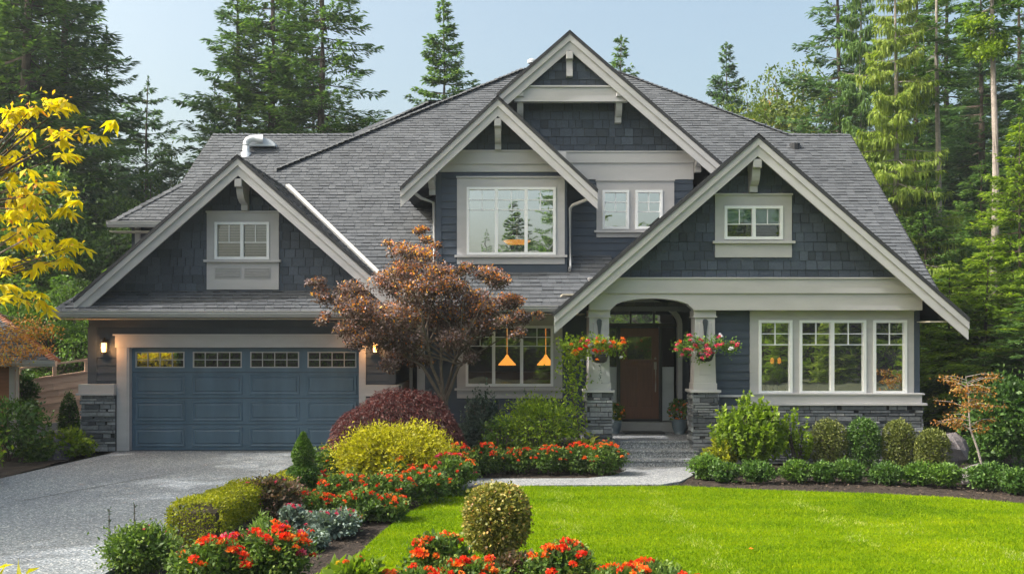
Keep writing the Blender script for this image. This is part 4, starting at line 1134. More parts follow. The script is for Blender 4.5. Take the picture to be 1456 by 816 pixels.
def broad_mesh(seed, H, Rr, zb=.15, K=40, per=220, L=.13, mat='broad_dark', asp=.55, cr=.24, trunks=1, flat_=.7, hole=.0):
    rs = np.random.RandomState(seed); mb = MB(); vs, rn = [], []
    C = []
    for k in range(K):
        d = rand_dirs(1, rs, .15)[0]; q = rs.uniform(.35, 1.0)
        C.append(np.array([d[0] * Rr * q, d[1] * Rr * q, H * (zb + 1) / 2 + d[2] * H * (1 - zb) / 2 * q * .92]))
    top = H * .75
    mb.tube([(0, 0, 0), (.05, 0, H * .25), (-.05, .05, H * .5), (0, 0, top)], [H * .016, H * .013, H * .009, H * .003], 8, .5)
    for c in C:
        st = np.array([0, 0, min(max(c[2] * .6, H * .1), top)]); m1 = (st + c) / 2 + [0, 0, -.04 * H]
        mb.tube([st, m1, c], [H * .006, H * .004, .012], 4, rs.rand(), cap=False)
        m = int(per * rs.uniform(.6, 1.3)); r = Rr * cr * rs.uniform(.7, 1.4)
        d = rand_dirs(m, rs, .2); P = c + d * r * rs.uniform(.35, 1.0, (m, 1)) ** .6 * [1, 1, flat_]
        D = norm(d * .5 + rs.normal(size=(m, 3)) * .7 + [0, 0, -.1]); LL = L * rs.uniform(.6, 1.3, m)
        vs.append(kites(P, D, LL, LL * asp, rs=rs)); rn.append(rs.normal(.45, .18, m) + rs.normal(0, .1))
    tk = mb.build('trunk', m_bark); o = fast_mesh('crown', np.concatenate(vs), 4, np.clip(np.concatenate(rn), 0, 1), LM[mat])
    r = (tk.data, o.data); bpy.data.objects.remove(tk); bpy.data.objects.remove(o)
    return r
HAZE = 0.0007
# ============================================================ FITTINGS ON AND IN THE HOUSE
def lantern(x, z, label):
    t = thing('wall_lantern', label, 'wall lamp', (x, 19.9, z), 'lanterns beside the garage door')
    mb = MB(); mb.box(x - .05, x + .05, 19.96, 19.985, z - .05, z + .16); mb.tube([(x, 19.97, z + .13), (x, 19.90, z + .20), (x, 19.86, z + .17)], .01, 6)
    mb.build('bracket', m_black, t)
    mb = MB(); mb.lathe((x, 19.86, z), [(.085, .10), (.07, .125), (.03, .15), (.012, .18)], 8)
    mb.lathe((x, 19.86, z), [(.055, -.135), (.065, -.115), (.065, -.105)], 8)
    for k in range(4):
        a = k * math.pi / 2 + .78; mb.tube([(x + .058 * math.cos(a), 19.86 + .058 * math.sin(a), z - .11), (x + .07 * math.cos(a), 19.86 + .07 * math.sin(a), z + .105)], .006, 4)
    mb.build('lantern_frame', m_black, t)
    mb = MB(); mb.lathe((x, 19.86, z), [(.040, -.10), (.046, 0), (.048, .09)], 12); mb.build('lamp_glass', m_lamp, t, smooth=True)
    l = bpy.data.lights.new('lantern_bulb', 'POINT'); l.energy = 9; l.color = (1, .45, .15); l.shadow_soft_size = .05
    lo = bpy.data.objects.new('lantern_bulb', l); lo.location = (x, 19.74, z - .02); COL.objects.link(lo); lo.parent = t; lo.location = (0, -.14, -.02)
lantern(-8.60, 2.20, 'small lit black wall lantern on the left of the garage door')
lantern(-2.88, 2.20, 'small lit wall lantern right of the garage door, beside the red-leaved maple')
def pendant(x, y, z, ztop, label, s=1.0):
    t = thing('pendant_lamp', label, 'hanging lamp', (x, y, z), 'amber pendant lamps in the dining room')
    mb = MB(); mb.lathe((x, y, z), [(.23 * s, 0), (.225 * s, .02), (.07 * s, .17), (.05 * s, .2)], 20); mb.build('lamp_shade', m_shade, t, smooth=True)
    mb = MB(); mb.tube([(x, y, z + .2), (x, y, ztop)], .006, 6); mb.lathe((x, y, z), [(.05 * s, .16), (.045, .20), (.02, .24)], 10); mb.build('cord', m_shade, t)
pendant(PX(721, 21.6), 21.6, PZ(519, 21.6), 2.95, 'glowing amber pendant lamp behind the middle pane of the dining window', .88)
pendant(PX(776, 21.6), 21.6, PZ(519, 21.6), 2.95, 'glowing amber pendant lamp behind the right pane of the dining window', .88)
t = thing('ceiling_lamp', 'yellow bowl-shaped ceiling lamp glowing behind the upstairs bay window', 'ceiling lamp', (PX(735, 21.8), 21.8, PZ(350, 21.8)))
x, y, z = t.location
mb = MB(); mb.lathe((x, y, z), [(.05, -.02), (.18, .02), (.30, .10), (.32, .12)], 24); mb.build('bowl', m_shade, t, smooth=True)
mb = MB(); mb.tube([(x, y, z + .1), (x, y, 5.9)], .015, 6); mb.build('rod', m_brass, t)
for i, (px, nm) in enumerate(((1092, 'leftmost'), (1104, 'middle'), (1121, 'rightmost'))):
    x, y = PX(px, 19.0), 19.02
    mb = MB(); mb.lathe((x, y, 1.33), [(.03, 0), (.045, .03), (.045, .08), (.03, .11), (.032, .12)], 12)
    o = mb.build('ceramic_jar', m_white, smooth=True); tag(o, f'small white jar inside the left pane of the living room window, {nm} of three', 'jar', 'small white jars on the window sill')
for i, (px, nm) in enumerate(((1098, 'left'), (1108, 'right'))):
    x, y = PX(px, 19.6), 19.6; z = PZ(517, 19.6)
    mb = MB(); mb.lathe((x, y, z), [(.02, 0), (.04, .03), (.035, .10), (.01, .13)], 10); o = mb.build('candle_lamp', m_shade, smooth=True)
    tag(o, f'small amber light inside the living room window, the {nm} one of two', 'lamp', 'small amber lights in the living room')
# doormat
mb = MB(); mb.box(2.42, 3.28, 20.15, 20.66, .344, .362); o = mb.build('doormat', m_black); tag(o, 'dark doormat lying on the porch in front of the door', 'doormat')

def basket(x, y, z, label, kinds, leaf, wx, seed, trail=None):
    rs = np.random.RandomState(seed)
    t = thing('hanging_basket', label, 'flower basket', (x, y, z), 'flower baskets hanging on the porch columns')
    mb = MB(); mb.lathe((x, y, z), [(.07, -.15), (.13, -.12), (.165, -.02), (.17, .02)], 16, .3); mb.tube([(x, y, z + .02), (x, y + .12, z + .18)], .008, 5)
    mb.build('basket', m_black, t, smooth=True)
    vs, rn, pts = [], [], []
    n = 1700; C = np.stack([rs.uniform(-wx, wx, 26), rs.normal(0, .09, 26), rs.normal(.07, .08, 26)], -1); C[:, 2] -= (np.abs(C[:, 0]) / wx) ** 2 * .08; C[:, 2] += .08
    idx = rs.randint(26, size=n); P = C[idx] + rs.normal(size=(n, 3)) * [.065, .06, .06]; D = rand_dirs(n, rs, .4)
    LL = .055 * rs.uniform(.6, 1.3, n); vs.append(kites(P, D, LL, LL * .6, rs=rs)); rn.append(rs.normal(.6, .2, n))
    leafobj('foliage', vs, rn, leaf, t)
    for k in range(44):
        c = C[rs.randint(26)]; pts.append((c[0] + rs.normal(0, .04), c[1] - .07 - rs.rand() * .05, c[2] + rs.normal(.0, .05)))
    heads(t, pts[:len(pts)], rs.uniform(.035, .065, 44), kinds, rs)
    if trail:
        vs = []; P = np.stack([rs.normal(0, .012, 50), rs.normal(0, .02, 50) - .05, -rs.rand(50) * .48 - .05], -1); o = leafobj('trailing_stem', [kites(P, norm(rs.normal(size=(50, 3)) + [0, 0, -1]), .035, .02, rs=rs)], [rs.rand(50)], 'bluegreen', t)
    return t
basket(PX(853, 18.25), 18.25, PZ(505, 18.25), 'hanging basket of orange, red and yellow flowers on the left porch column', ['orange', 'red', 'yellowbloom', 'orange', 'pink', 'white', 'yellowbloom'], 'bright', .55, 3, True)
basket(PX(1003, 18.25), 18.25, PZ(503, 18.25), 'hanging basket of pink flowers on the right porch column', ['pink', 'pink', 'pink', 'pink', 'orange', 'white'], 'green', .55, 8)
# planters by the door
m_pot = paint('glazed_pot', (0.10, 0.14, 0.17), 0.3)
def planter(x, y, z, label, s, kinds, seed):
    rs = np.random.RandomState(seed)
    t = thing('flower_pot', label, 'flower pot', (x, y, z), 'planters beside the front door')
    mb = MB(); mb.lathe((x, y, z), [(.10 * s, 0), (.15 * s, .12 * s), (.17 * s, .26 * s), (.165 * s, .29 * s), (.18 * s, .30 * s), (.18 * s, .32 * s), (.15 * s, .32 * s)], 20); mb.build('pot', m_pot, t, smooth=True)
    n = 500; d = rand_dirs(n, rs, .4); P = d * rs.uniform(.4, 1, (n, 1)) * np.array([.24, .22, .24]) * s + [0, 0, .50 * s]
    leafobj('foliage', [kites(P, norm(d + rs.normal(size=(n, 3)) * .7), .07, .04, rs=rs)], [rs.normal(.5, .2, n)], 'geranium', t)
    pts = [tuple(v) for v in rand_dirs(16, rs, .3) * np.array([.23, .23, .2]) * s + [0, -.03, .50 * s]]
    heads(t, pts, rs.uniform(.03, .045, 16), kinds, rs)
planter(PX(966, 20.2), 20.2, .34, 'blue-grey pot of red flowers standing right of the front door', 1.0, ['red', 'orange'], 4)
planter(PX(874, 20.2), 20.2, .34, 'dark pot of orange flowers standing left of the front door', .9, ['orange', 'yellowbloom'], 5)

# ============================================================ NEIGHBOUR: SHED, FENCE, SHAKE ROOF
sh = thing('garden_shed', 'brown board-clad shed with a leaf-strewn shingle roof at the left edge', 'shed', (-12, 20, -.1))
def SB(mb, n, m, p=None): return mb.build(n, m, p or sh)
mb = MB(); fr = FRONT(19.95); poly = [(-14.5, -.1), (-10.52, -.1), (-10.52, 1.86), (-14.5, 1.86)]
sheet(mb, fr, poly, (), .1); tiles(mb, fr, poly, .20, (99, 99), .022, .004)
mb.prism([(-10.55, 20.06, -.1), (-12.0, 22.6, -.1), (-12.0, 22.6, 1.86), (-10.55, 20.06, 1.86)], (-.12, 0, 0)); SB(mb, 'wall', m_shed)
mb = MB(); mb.box(-10.62, -10.50, 19.90, 20.06, -.1, 1.84); SB(mb, 'corner_board', m_trim)
mb = MB(); fr = Frame((0, 19.4, 1.93), (1, 0, 0), (0, 1, .38)); poly = [(-16, 0), (-9.4, 0), (-12.2, 3.05), (-16, 3.05)]
sheet(mb, fr, poly, (), .06, 0, 0, .3); tiles(mb, fr, poly, .22, (.3, .6), .02, .003, (), .004, .4)
mb.add([(-9.4, 19.4, 1.93), (-10.7, 22.25, 1.93), (-12.2, 22.25, 3.0)], [(0, 1, 2)]); rsd = SB(mb, 'roof', m_roof)
mb = MB(); caps(mb, (-9.4, 19.4, 1.93), (-12.2, 22.25, 3.0), .10, .3); SB(mb, 'ridge_caps', m_shed, rsd)
gt = gutter(-16, -9.36, 19.4, 1.93); gt.parent = sh; gt.location = -Vector(sh.location) + world_loc(gt) if False else gt.location
gt.parent = sh; gt.location = (house.location.x - sh.location.x, house.location.y - sh.location.y, house.location.z - sh.location.z)
pipe_ = MB(); pipe_.tube([(-10.42, 19.86, 1.84), (-10.42, 19.86, 0)], .035, 8); SB(pipe_, 'downspout', m_gut)
# fence of wide cedar boards running away from the viewer
fn = thing('cedar_fence', 'low fence of wide cedar boards with an open rail on top, left of the garage', 'fence', (-12.4, 24, -.1))
a, b = Vector((-12.5, 23.5, 0)), Vector((-10.2, 24.8, .34)); d = (b - a); Lf = d.length; d.normalize()
fr = Frame((a.x, a.y, 0), d, (0, 0, 1))
mb = MB(); poly = [(0, 0.12), (Lf, 0.12), (Lf, 1.28), (0, 1.28)]
tiles(mb, fr, poly, .165, (3.5, 4.8), .024, .004, (), .006, .2, 0, .004)
sheet(mb, fr, poly, (), .02, 0, 0, .3); mb.build('board_panel', m_cedar, fn)
mb = MB(); mb.prism([fr.p(0, 1.28, .05), fr.p(Lf, 1.28, .05), fr.p(Lf, 1.32, .05), fr.p(0, 1.32, .05)], fr.N * -.1); mb.build('rail', m_cedar, fn)
mb = MB(); mb.prism([fr.p(0, 1.58, .03), fr.p(Lf, 1.58, .03), fr.p(Lf, 1.63, .03), fr.p(0, 1.63, .03)], fr.N * -.06); mb.build('rail', m_cedar, fn)
mb = MB(); mb.prism([fr.p(0, -.2, .02), fr.p(Lf, -.2, .02), fr.p(Lf, .115, .02), fr.p(0, .115, .02)], fr.N * -.06); mb.build('footing', m_conc, fn)
for k in range(4):
    u = .2 + k * .75; mb = MB(); mb.prism([fr.p(u, 1.28, .045), fr.p(u + .09, 1.28, .045), fr.p(u + .09, 1.62, .045), fr.p(u, 1.62, .045)], fr.N * -.09); mb.build('post', m_cedar, fn)
# shake-covered roof of an outbuilding behind the fence
ob = thing('outbuilding', 'low outbuilding with a slanting cedar shake roof behind the fence', 'outbuilding', (-14, 30, 0))
mb = MB(); p0 = Vector((PX(60, 31), 31, PZ(503, 31))); p1 = Vector((PX(150, 31), 31, PZ(474, 31)))
fr2 = Frame((PX(40, 30.5), 30.5, 1.5), (1, 0, 0), (0, .82, .30))
q = [(0, 0), (4.6, 0), (4.6, 1.62), (2.9, 1.62), (0.4, .5)]
sheet(mb, fr2, q, (), .08); tiles(mb, fr2, q, .085, (.1, .3), .03, .003, (), .004, .5); mb.build('roof', m_lath, ob)
mb = MB(); mb.box(PX(45, 31), PX(45, 31) + 4.3, 31.0, 33, -.2, 1.45); mb.build('wall', m_cedar, ob)

# ============================================================ GARDEN PLANTS
def GP(px, py, z=-.1): return G(px, py, z)
def plant_at(px, py_base, z=-.1): return G(px, py_base, z)
rr = random.Random(5)
# --- left bed by the drive
x, y = G(98, 632, -.05); bush('conical_cypress', 'small conical yellow-green cypress standing in front of the cedar fence', 'conifer', PX(98, 22.2), 22.2, .26, .26, 1.25, 2600, .05, 'box', 'clip', lump=.05, zc=.36, seed=1, sq=1.6)
for i, (px, py, rx, h, mt, lab, L) in enumerate([
    (22, 690, .85, .95, 'bright', 'bushy dark green shrub at the left frame edge beside the drive', .09),
    (12, 655, .9, 1.25, 'box', 'tall dark shrub in front of the brown shed wall', .08),
    (92, 650, .50, .55, 'bright', 'bright green leafy shrub below the conical cypress', .08),
    (135, 641, .34, .50, 'bright', 'small round green shrub against the garage stone base', .06),
    (-60, 720, 1.0, 1.0, 'green', 'green shrub cut by the left frame edge beside the drive', .09),
    (52, 655, .35, .40, 'geranium', 'low dark green plant between boulder and shrub by the drive', .06)]):
    x, y = G(px, py, -.05); bush('shrub', lab, 'shrub', min(x, -8.75 - rx * .75), y, rx, rx * .8, h, 1500, L, mt, 'lump', z=-.05, lump=.25, seed=10 + i)
def boulder(x, y, sx, sy, sz, label, seed, z=-.15):
    rs = np.random.RandomState(seed); mb = MB(); lum = Lumps(rs, 8, 1.8); l2 = Lumps(rs, 8, 5); n, m = 13, 8; vs = []
    for j in range(m + 1):
        for i in range(n):
            a, b = 2 * math.pi * i / n, math.pi * j / m; d = np.array([math.sin(b) * math.cos(a), math.sin(b) * math.sin(a), math.cos(b)])
            f = 1 + .75 * float(lum(d[None])[0]) + .45 * float(l2(d[None])[0]) + rs.normal(0, .03); vs.append((x + d[0] * sx * f, y + d[1] * sy * f, z + sz * .45 + d[2] * sz * f * .6))
    fs = [(j * n + i, j * n + (i + 1) % n, (j + 1) * n + (i + 1) % n, (j + 1) * n + i) for j in range(m) for i in range(n)]
    mb.add(vs, fs, .5); o = mb.build('boulder', m_rock, smooth=False); tag(o, label, 'rock')
x, y = G(66, 655, -.1); boulder(-9.2, y, .26, .25, .5, 'grey boulder among the shrubs beside the drive', 3)
x, y = G(1366, 678, -.1); boulder(x, y + .6, .46, .4, .72, 'large dark grey boulder right of the round topiaries', 5)
x, y = G(1405, 690, -.1); boulder(x + .1, y + .2, .32, .3, .35, 'low pale grey stone between the small bushes at right', 7)

# --- Japanese maple in front of the recess
mx, my = -1.38, 18.1
t = thing('japanese_maple', 'red and orange leaved Japanese maple beside the garage', 'tree', (mx, my, -.1))
rs = np.random.RandomState(21)
blobs = [  # px, py, radius in m, fraction of orange
 (598, 362, .30, .7), (575, 385, .34, .5), (620, 392, .34, .5), (598, 330, .10, .8), (548, 405, .40, .4), (600, 415, .50, .4), (648, 410, .34, .4), (690, 390, .26, .25), (715, 402, .24, .6),
 (500, 418, .30, .2), (462, 408, .14, .1), (447, 402, .08, .0), (478, 430, .24, .1), (520, 445, .42, .3), (572, 450, .50, .3), (628, 450, .48, .25), (680, 430, .36, .25), (720, 430, .26, .5),
 (490, 468, .26, .2), (535, 480, .40, .1), (585, 485, .34, .05), (645, 482, .34, .05), (690, 462, .30, .15), (728, 455, .20, .3), (752, 452, .16, .3), (745, 448, .14, .4),
 (550, 512, .24, .0), (598, 512, .18, .0), (666, 508, .16, .0), (512, 492, .22, .2), (690, 440, .26, .5), (560, 350, .12, .6), (615, 345, .12, .6), (470, 450, .12, .3), (738, 425, .12, .8), (765, 448, .08, .4), (660, 385, .16, .4), (735, 475, .14, .2)]
mb = MB(); vs, rn = [], []; off = np.array([mx, my, -.1])
stems_ = []
for k, (dx, top) in enumerate(((-.42, 505), (.02, 470), (.30, 480), (-.2, 440), (.45, 500))):
    p0 = np.array([mx + .015 * k, my, -.1]); p1 = np.array([mx + .04 + .02 * k, my, 1.22]); p2 = np.array([mx + dx * .8, my + rs.normal(0, .12), 1.85]); p3 = np.array([mx + dx * 1.7, my + rs.normal(0, .3), PZ(top, my)])
    mb.tube([p0, p1, p2, p3], [.05, .04, .030, .020], 8, rs.rand()); stems_.append((p2, p3))
for (px, py, r, fo) in blobs:
    for rep in range(2):
        yy = my + rs.uniform(-.7, .6); c = np.array([PX(px, my) + rs.normal(0, .08), yy, PZ(py, my) + rs.normal(0, .05)])
        s0, s1 = stems_[rs.randint(len(stems_))]; q = rs.rand(); st = s0 * (1 - q) + s1 * q
        if rep == 0: mb.tube([st, (st + c) / 2 + [0, 0, .05], c], [.018, .012, .005], 5, rs.rand(), cap=False)
        m = int(1500 * r * r / .12 * .60) + 60
        d = rand_dirs(m, rs, .2); P = c + d * r * rs.uniform(.3, 1.12, (m, 1)) * [1, 1, .62] - off; P[:, 2] += .10 * (rs.rand(m) ** 3) * r
        D = norm(rs.normal(size=(m, 3)) * .8 + d * .4 + [0, 0, -.25]); LL = .058 * rs.uniform(.6, 1.25, m)
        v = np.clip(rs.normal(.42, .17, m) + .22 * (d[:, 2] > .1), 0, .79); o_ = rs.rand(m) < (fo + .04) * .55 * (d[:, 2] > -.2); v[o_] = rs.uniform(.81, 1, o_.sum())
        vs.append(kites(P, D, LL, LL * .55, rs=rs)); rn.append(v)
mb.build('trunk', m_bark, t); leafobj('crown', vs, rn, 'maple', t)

# --- weeping purple maple mound
def weeping(name, label, x, y, rx, ry, h, n, mat, seed, L=.09, asp=.22, z=-.1):
    rs = np.random.RandomState(seed); t = thing(name, label, 'shrub', (x, y, z)); lum = Lumps(rs, 8, 2.6)
    d = rand_dirs(n, rs, .25); d[:, 2] = np.abs(d[:, 2]); f = 1 + .09 * lum(d * 2.0)[:, None] + rs.uniform(-.10, .02, (n, 1))
    P = d * np.array([rx, ry, h]) * f; t2 = norm(np.stack([d[:, 0] * .6, d[:, 1] * .6, -np.ones(n) * (1.15 - d[:, 2])], -1) + rs.normal(size=(n, 3)) * .35)
    LL = L * rs.uniform(.6, 1.3, n); o = leafobj('foliage', [kites(P, t2, LL, LL * asp, rs=rs)], [rs.normal(.45, .2, n) + .1 * lum(d * 6)], mat, t)
    mb = MB()
    for k in range(10):
        a = k * .63; mb.tube([(x, y, z), (x + rx * .3 * math.cos(a), y + ry * .3 * math.sin(a), z + h * .6), (x + rx * .75 * math.cos(a), y + ry * .75 * math.sin(a), z + h * .55), (x + rx * .9 * math.cos(a), y + ry * .9 * math.sin(a), z + .1)], [.05, .03, .02, .01], 5, rs.rand())
    m = 900; dd = rand_dirs(m, rs, .2); dd[:, 2] = np.abs(dd[:, 2]); Pc = dd * np.array([rx, ry, h]) * rs.uniform(.6, .85, (m, 1)); q4 = kites(Pc, rand_dirs(m, rs), .3, .16, rs=rs) + [x, y, z]
    mb.add(q4.tolist(), [(4 * i, 4 * i + 1, 4 * i + 2, 4 * i + 3) for i in range(m)], .2)
    mb.build('stems', m_bark, t); return t
weeping('weeping_maple', 'dark purple dome-shaped weeping maple in front of the garage corner', PX(566, 17.2), 17.2, 1.36, 1.0, 1.52, 44000, 'purple', 3, .065, .2)
bush('golden_shrub', 'yellow-green feathery mounded shrub in front of the purple maple', 'shrub', PX(560, 15.5), 15.5, .98, .75, 1.04, 15000, .055, 'gold', 'lump', lump=.22, zc=.5, seed=6, sq=2.6, asp=.35, spread=.22, upb=.1)
# --- spiral topiary
def topiary(label, x, y, tiers, mat='box'):
    t = thing('tiered_topiary', label, 'topiary', (x, y, -.1)); rs = np.random.RandomState(4)
    vs, rn = [], []
    for k, (zc, rx, rz, sq) in enumerate(tiers):
        n = int(15000 * rx * rz * 6); d = rand_dirs(n, rs, 0); dd = d / (np.sum(np.abs(d) ** sq, 1, keepdims=True) ** (1 / sq))
        if k == len(tiers) - 1: dd[:, :2] *= (1 - .75 * np.clip((dd[:, 2:3] + .2) / 1.2, 0, 1))
        P = dd * [rx, rx, rz] * rs.uniform(.9, 1.02, (n, 1)) + [0, 0, zc]
        vs.append(kites(P, norm(d + rs.normal(size=(n, 3)) * .8), .035, .02, rs=rs)); rn.append(rs.normal(.45 + .16 * k, .2, n))
        P = dd[:n // 2] * [rx, rx, rz] * rs.uniform(.3, .85, (n // 2, 1)) + [0, 0, zc]; vs.append(kites(P, rand_dirs(n // 2, rs), .07, .05, rs=rs)); rn.append(rs.normal(.3, .1, n // 2))
    leafobj('foliage', vs, rn, mat, t)
    mb = MB(); mb.tube([(x, y, -.1), (x, y, tiers[-1][0] + .1)], .03, 8)
    mb.build('trunk', m_bark, t); return t
Yt = 14.3; Zt = lambda py: PZ(py, Yt) + .1
topiary('three-tiered clipped green topiary with a pointed top beside the drive', PX(431, Yt), Yt, [(Zt(716), .27, .27, 5), (Zt(674), .235, .15, 2.2), (Zt(640), .17, .27, 2.0)])
# --- foreground ball topiary
x, y = PX(706, 9.6), 9.6
bush('ball_topiary', 'clipped round variegated yellow-green ball shrub on the lawn edge in the foreground', 'topiary', x, y, .345, .345, 1.02, 5200, .036, 'ballmix', 'clip', lump=.035, zc=.645, seed=2, sq=2.5, asp=.75)
# --- hedge strip beside the drive
def hedge(name, label, p0, p1, w, h, n, L, mat, seed, z=-.05, group=None):
    rs = np.random.RandomState(seed); t = thing(name, label, 'hedge', (p0[0], p0[1], z), group)
    d = np.array([p1[0] - p0[0], p1[1] - p0[1], 0.]); Ln = np.linalg.norm(d); d /= Ln; s = np.array([-d[1], d[0], 0.])
    u = rs.rand(n) * Ln; a = rs.uniform(-.35, math.pi + .35, n); sq = 4.
    ca, sa = np.cos(a), np.sin(a); nn = (np.abs(ca) ** sq + np.abs(sa) ** sq) ** (1 / sq); lum = .06 * np.sin(u * 3 + 1) + .05 * np.sin(u * 7.7)
    P = d * u[:, None] + s * (ca / nn * w * (1 + lum))[:, None] + np.stack([0 * u, 0 * u, h * .5 + sa / nn * h * .5 * (1 + lum)], -1); P += rs.normal(size=(n, 3)) * .015
    N0 = s * ca[:, None] + np.stack([0 * u, 0 * u, sa], -1); P[:, 2] = np.maximum(P[:, 2], .01)
    ne = n // 6; ue = np.where(rs.rand(ne) < .5, 0, Ln) + rs.normal(0, .02, ne); re_ = np.sqrt(rs.rand(ne)); ae = rs.rand(ne) * 6.28
    Pe = d * ue[:, None] + s * (np.cos(ae) * re_ * w)[:, None] + np.stack([0 * ue, 0 * ue, h * .5 + np.sin(ae) * re_ * h * .5], -1)
    Ne = np.where(ue[:, None] > Ln / 2, d, -d)
    leafobj('foliage', [kites(P, norm(N0 + rs.normal(size=(n, 3)) * .8), L, L * .6, rs=rs), kites(Pe, norm(Ne + rs.normal(size=(ne, 3)) * .8), L, L * .6, rs=rs)], [rs.normal(.5, .2, n) + .1 * sa, rs.normal(.45, .2, ne)], mat, t)
    mb = MB(); q0 = Vector((p0[0], p0[1], z)) + Vector(d) * .1; ss = Vector(s)
    mb.prism([q0 - ss * w * .75, q0 + ss * w * .75, q0 + ss * w * .75 + Vector((0, 0, h * .78)), q0 - ss * w * .75 + Vector((0, 0, h * .78))], Vector(d) * (Ln - .2), .2); mb.build('stems', m_bark, t)
hedge('clipped_hedge', 'low clipped golden-green hedge strip along the drive', (PX(275, 11.0), 11.0), (PX(350, 12.6), 12.8), .30, .50, 12000, .035, 'lime', 3)
hedge('clipped_hedge', 'short golden-green hedge piece between the burgundy bush and the tiered topiary', (PX(385, 13.6), 13.7), (PX(415, 14.6), 14.8), .22, .36, 2500, .035, 'lime', 5)
# --- assorted bed plants, (name,label,cat, px, Y, rx, h, n, L, mat, style, lump, flowers)
def B(name, label, cat, px, Y, rx, h, n, L, mat, style='lump', flowers=None, z=-.1, **k):
    return bush(name, label, cat, PX(px, Y), Y, rx, k.pop('ry', rx * .8), h, n, L, mat, style, z=z, flowers=flowers, seed=int(px), **k)
B('burgundy_bush', 'bushy plant with mixed burgundy and green leaves beside the tiered topiary', 'shrub', 384, 12.7, .44, .62, 3600, .05, 'burgundy', flowers=('pink', 8, .03))
B('low_shrub', 'low spreading dull green shrub with tiny pink tips at the drive edge in the foreground', 'shrub', 200, 10.0, .40, .50, 3400, .045, 'geranium', flowers=('pink', 6, .02))
B('fine_leaf_plant', 'upright pale green tuft of lavender beside the burgundy bush', 'plant', 376, 11.0, .17, .44, 1500, .10, 'lavender', 'shoot', shoots=60, asp=.14, core=False)
B('silver_plant', 'blue-silver leaved ground plant with crimson flowers at the mulch edge', 'plant', 472, 11.9, .32, .30, 1800, .05, 'silver', flowers=('pink', 14, .032))
B('silver_plant', 'low silver-blue cushion plant at the bend of the mulch path', 'plant', 440, 11.2, .26, .20, 1500, .045, 'silver', flowers=('red', 4, .034))
B('silver_plant', 'grey-green plant with magenta flowers left of the silver cushion', 'plant', 418, 12.0, .20, .38, 900, .05, 'silver', flowers=('pink', 12, .034))
B('low_plant', 'small rust-brown plant beside the pale lavender tuft', 'plant', 402, 11.4, .12, .24, 400, .04, 'rust')
# azalea masses between the hedge and the lawn
az = [ # px, Y, rx, h, flowers, label
 (462, 15.6, .36, .70, ['red', 'pink', 'orange'], 'red-flowered bush left of the golden shrub, beside the drive'),
 (450, 14.4, .30, .42, ['orange', 'red'], 'orange-flowered bush directly right of the tiered topiary'),
 (490, 13.8, .42, .52, ['red', 'orange'], 'bush dotted with red flowers in front of the golden shrub, left one'),
 (545, 13.9, .45, .50, ['orange', 'red', 'red'], 'bush dotted with red flowers in front of the golden shrub, middle one'),
 (600, 14.3, .42, .56, ['red', 'orange'], 'bush with orange-red flowers in front of the golden shrub, right one'),
 (640, 15.0, .40, .66, ['red', 'pink', 'orange'], 'bush with red flowers at the right end of the bed by the path'),
 (455, 12.9, .30, .36, ['orange', 'red'], 'low red-flowered bush between tiered topiary and silver plants'),
 (510, 12.9, .36, .40, ['red', 'orange', 'red'], 'low red-flowered bush at the mulch edge, left of the lawn corner'),
 (552, 12.9, .28, .34, ['red', 'orange'], 'low red-flowered bush closest to the lawn edge in the middle of the bed'),
 (425, 13.3, .26, .34, ['pink', 'red'], 'low crimson-flowered bush directly below the tiered topiary'),
 (488, 12.2, .24, .26, ['pink', 'red'], 'small pink-flowered bush between silver plants and mulch'),
 (575, 14.9, .36, .60, ['orange', 'yellowbloom', 'red'], 'orange and yellow flowered bush against the foot of the golden shrub'),
 (650, 16.6, .34, .62, ['red', 'red', 'orange'], 'red-flowered bush right of the golden shrub, behind the path end')]
for i, (px, Y, rx, h, fl, lab) in enumerate(az):
    B('azalea_bush', lab, 'flower bush', px, Y, rx, h, 1700, .05, 'geranium', flowers=(fl, 27, .040), group='red-flowered bushes in the bed beside the drive')
az2 = [(690, 17.35, .36, .54, ['red', 'red', 'orange'], 'first flower bush from the left in the row behind the path'),
 (738, 17.45, .33, .48, ['orange', 'red'], 'second flower bush from the left in the row behind the path'),
 (782, 17.30, .32, .52, ['red', 'orange'], 'third flower bush in the row behind the path, below the green shrub'),
 (822, 17.35, .34, .54, ['red', 'orange', 'red'], 'fourth flower bush in the row behind the path, below the yellow hosta'),
 (862, 17.15, .38, .60, ['orange', 'red', 'orange'], 'last flower bush of the row behind the path, beside the porch steps')]
for i, (px, Y, rx, h, fl, lab) in enumerate(az2):
    B('azalea_bush', lab, 'flower bush', px, Y, rx, h, 1700, .048, 'geranium', flowers=(fl, 32, .038), group='row of flower bushes behind the path')
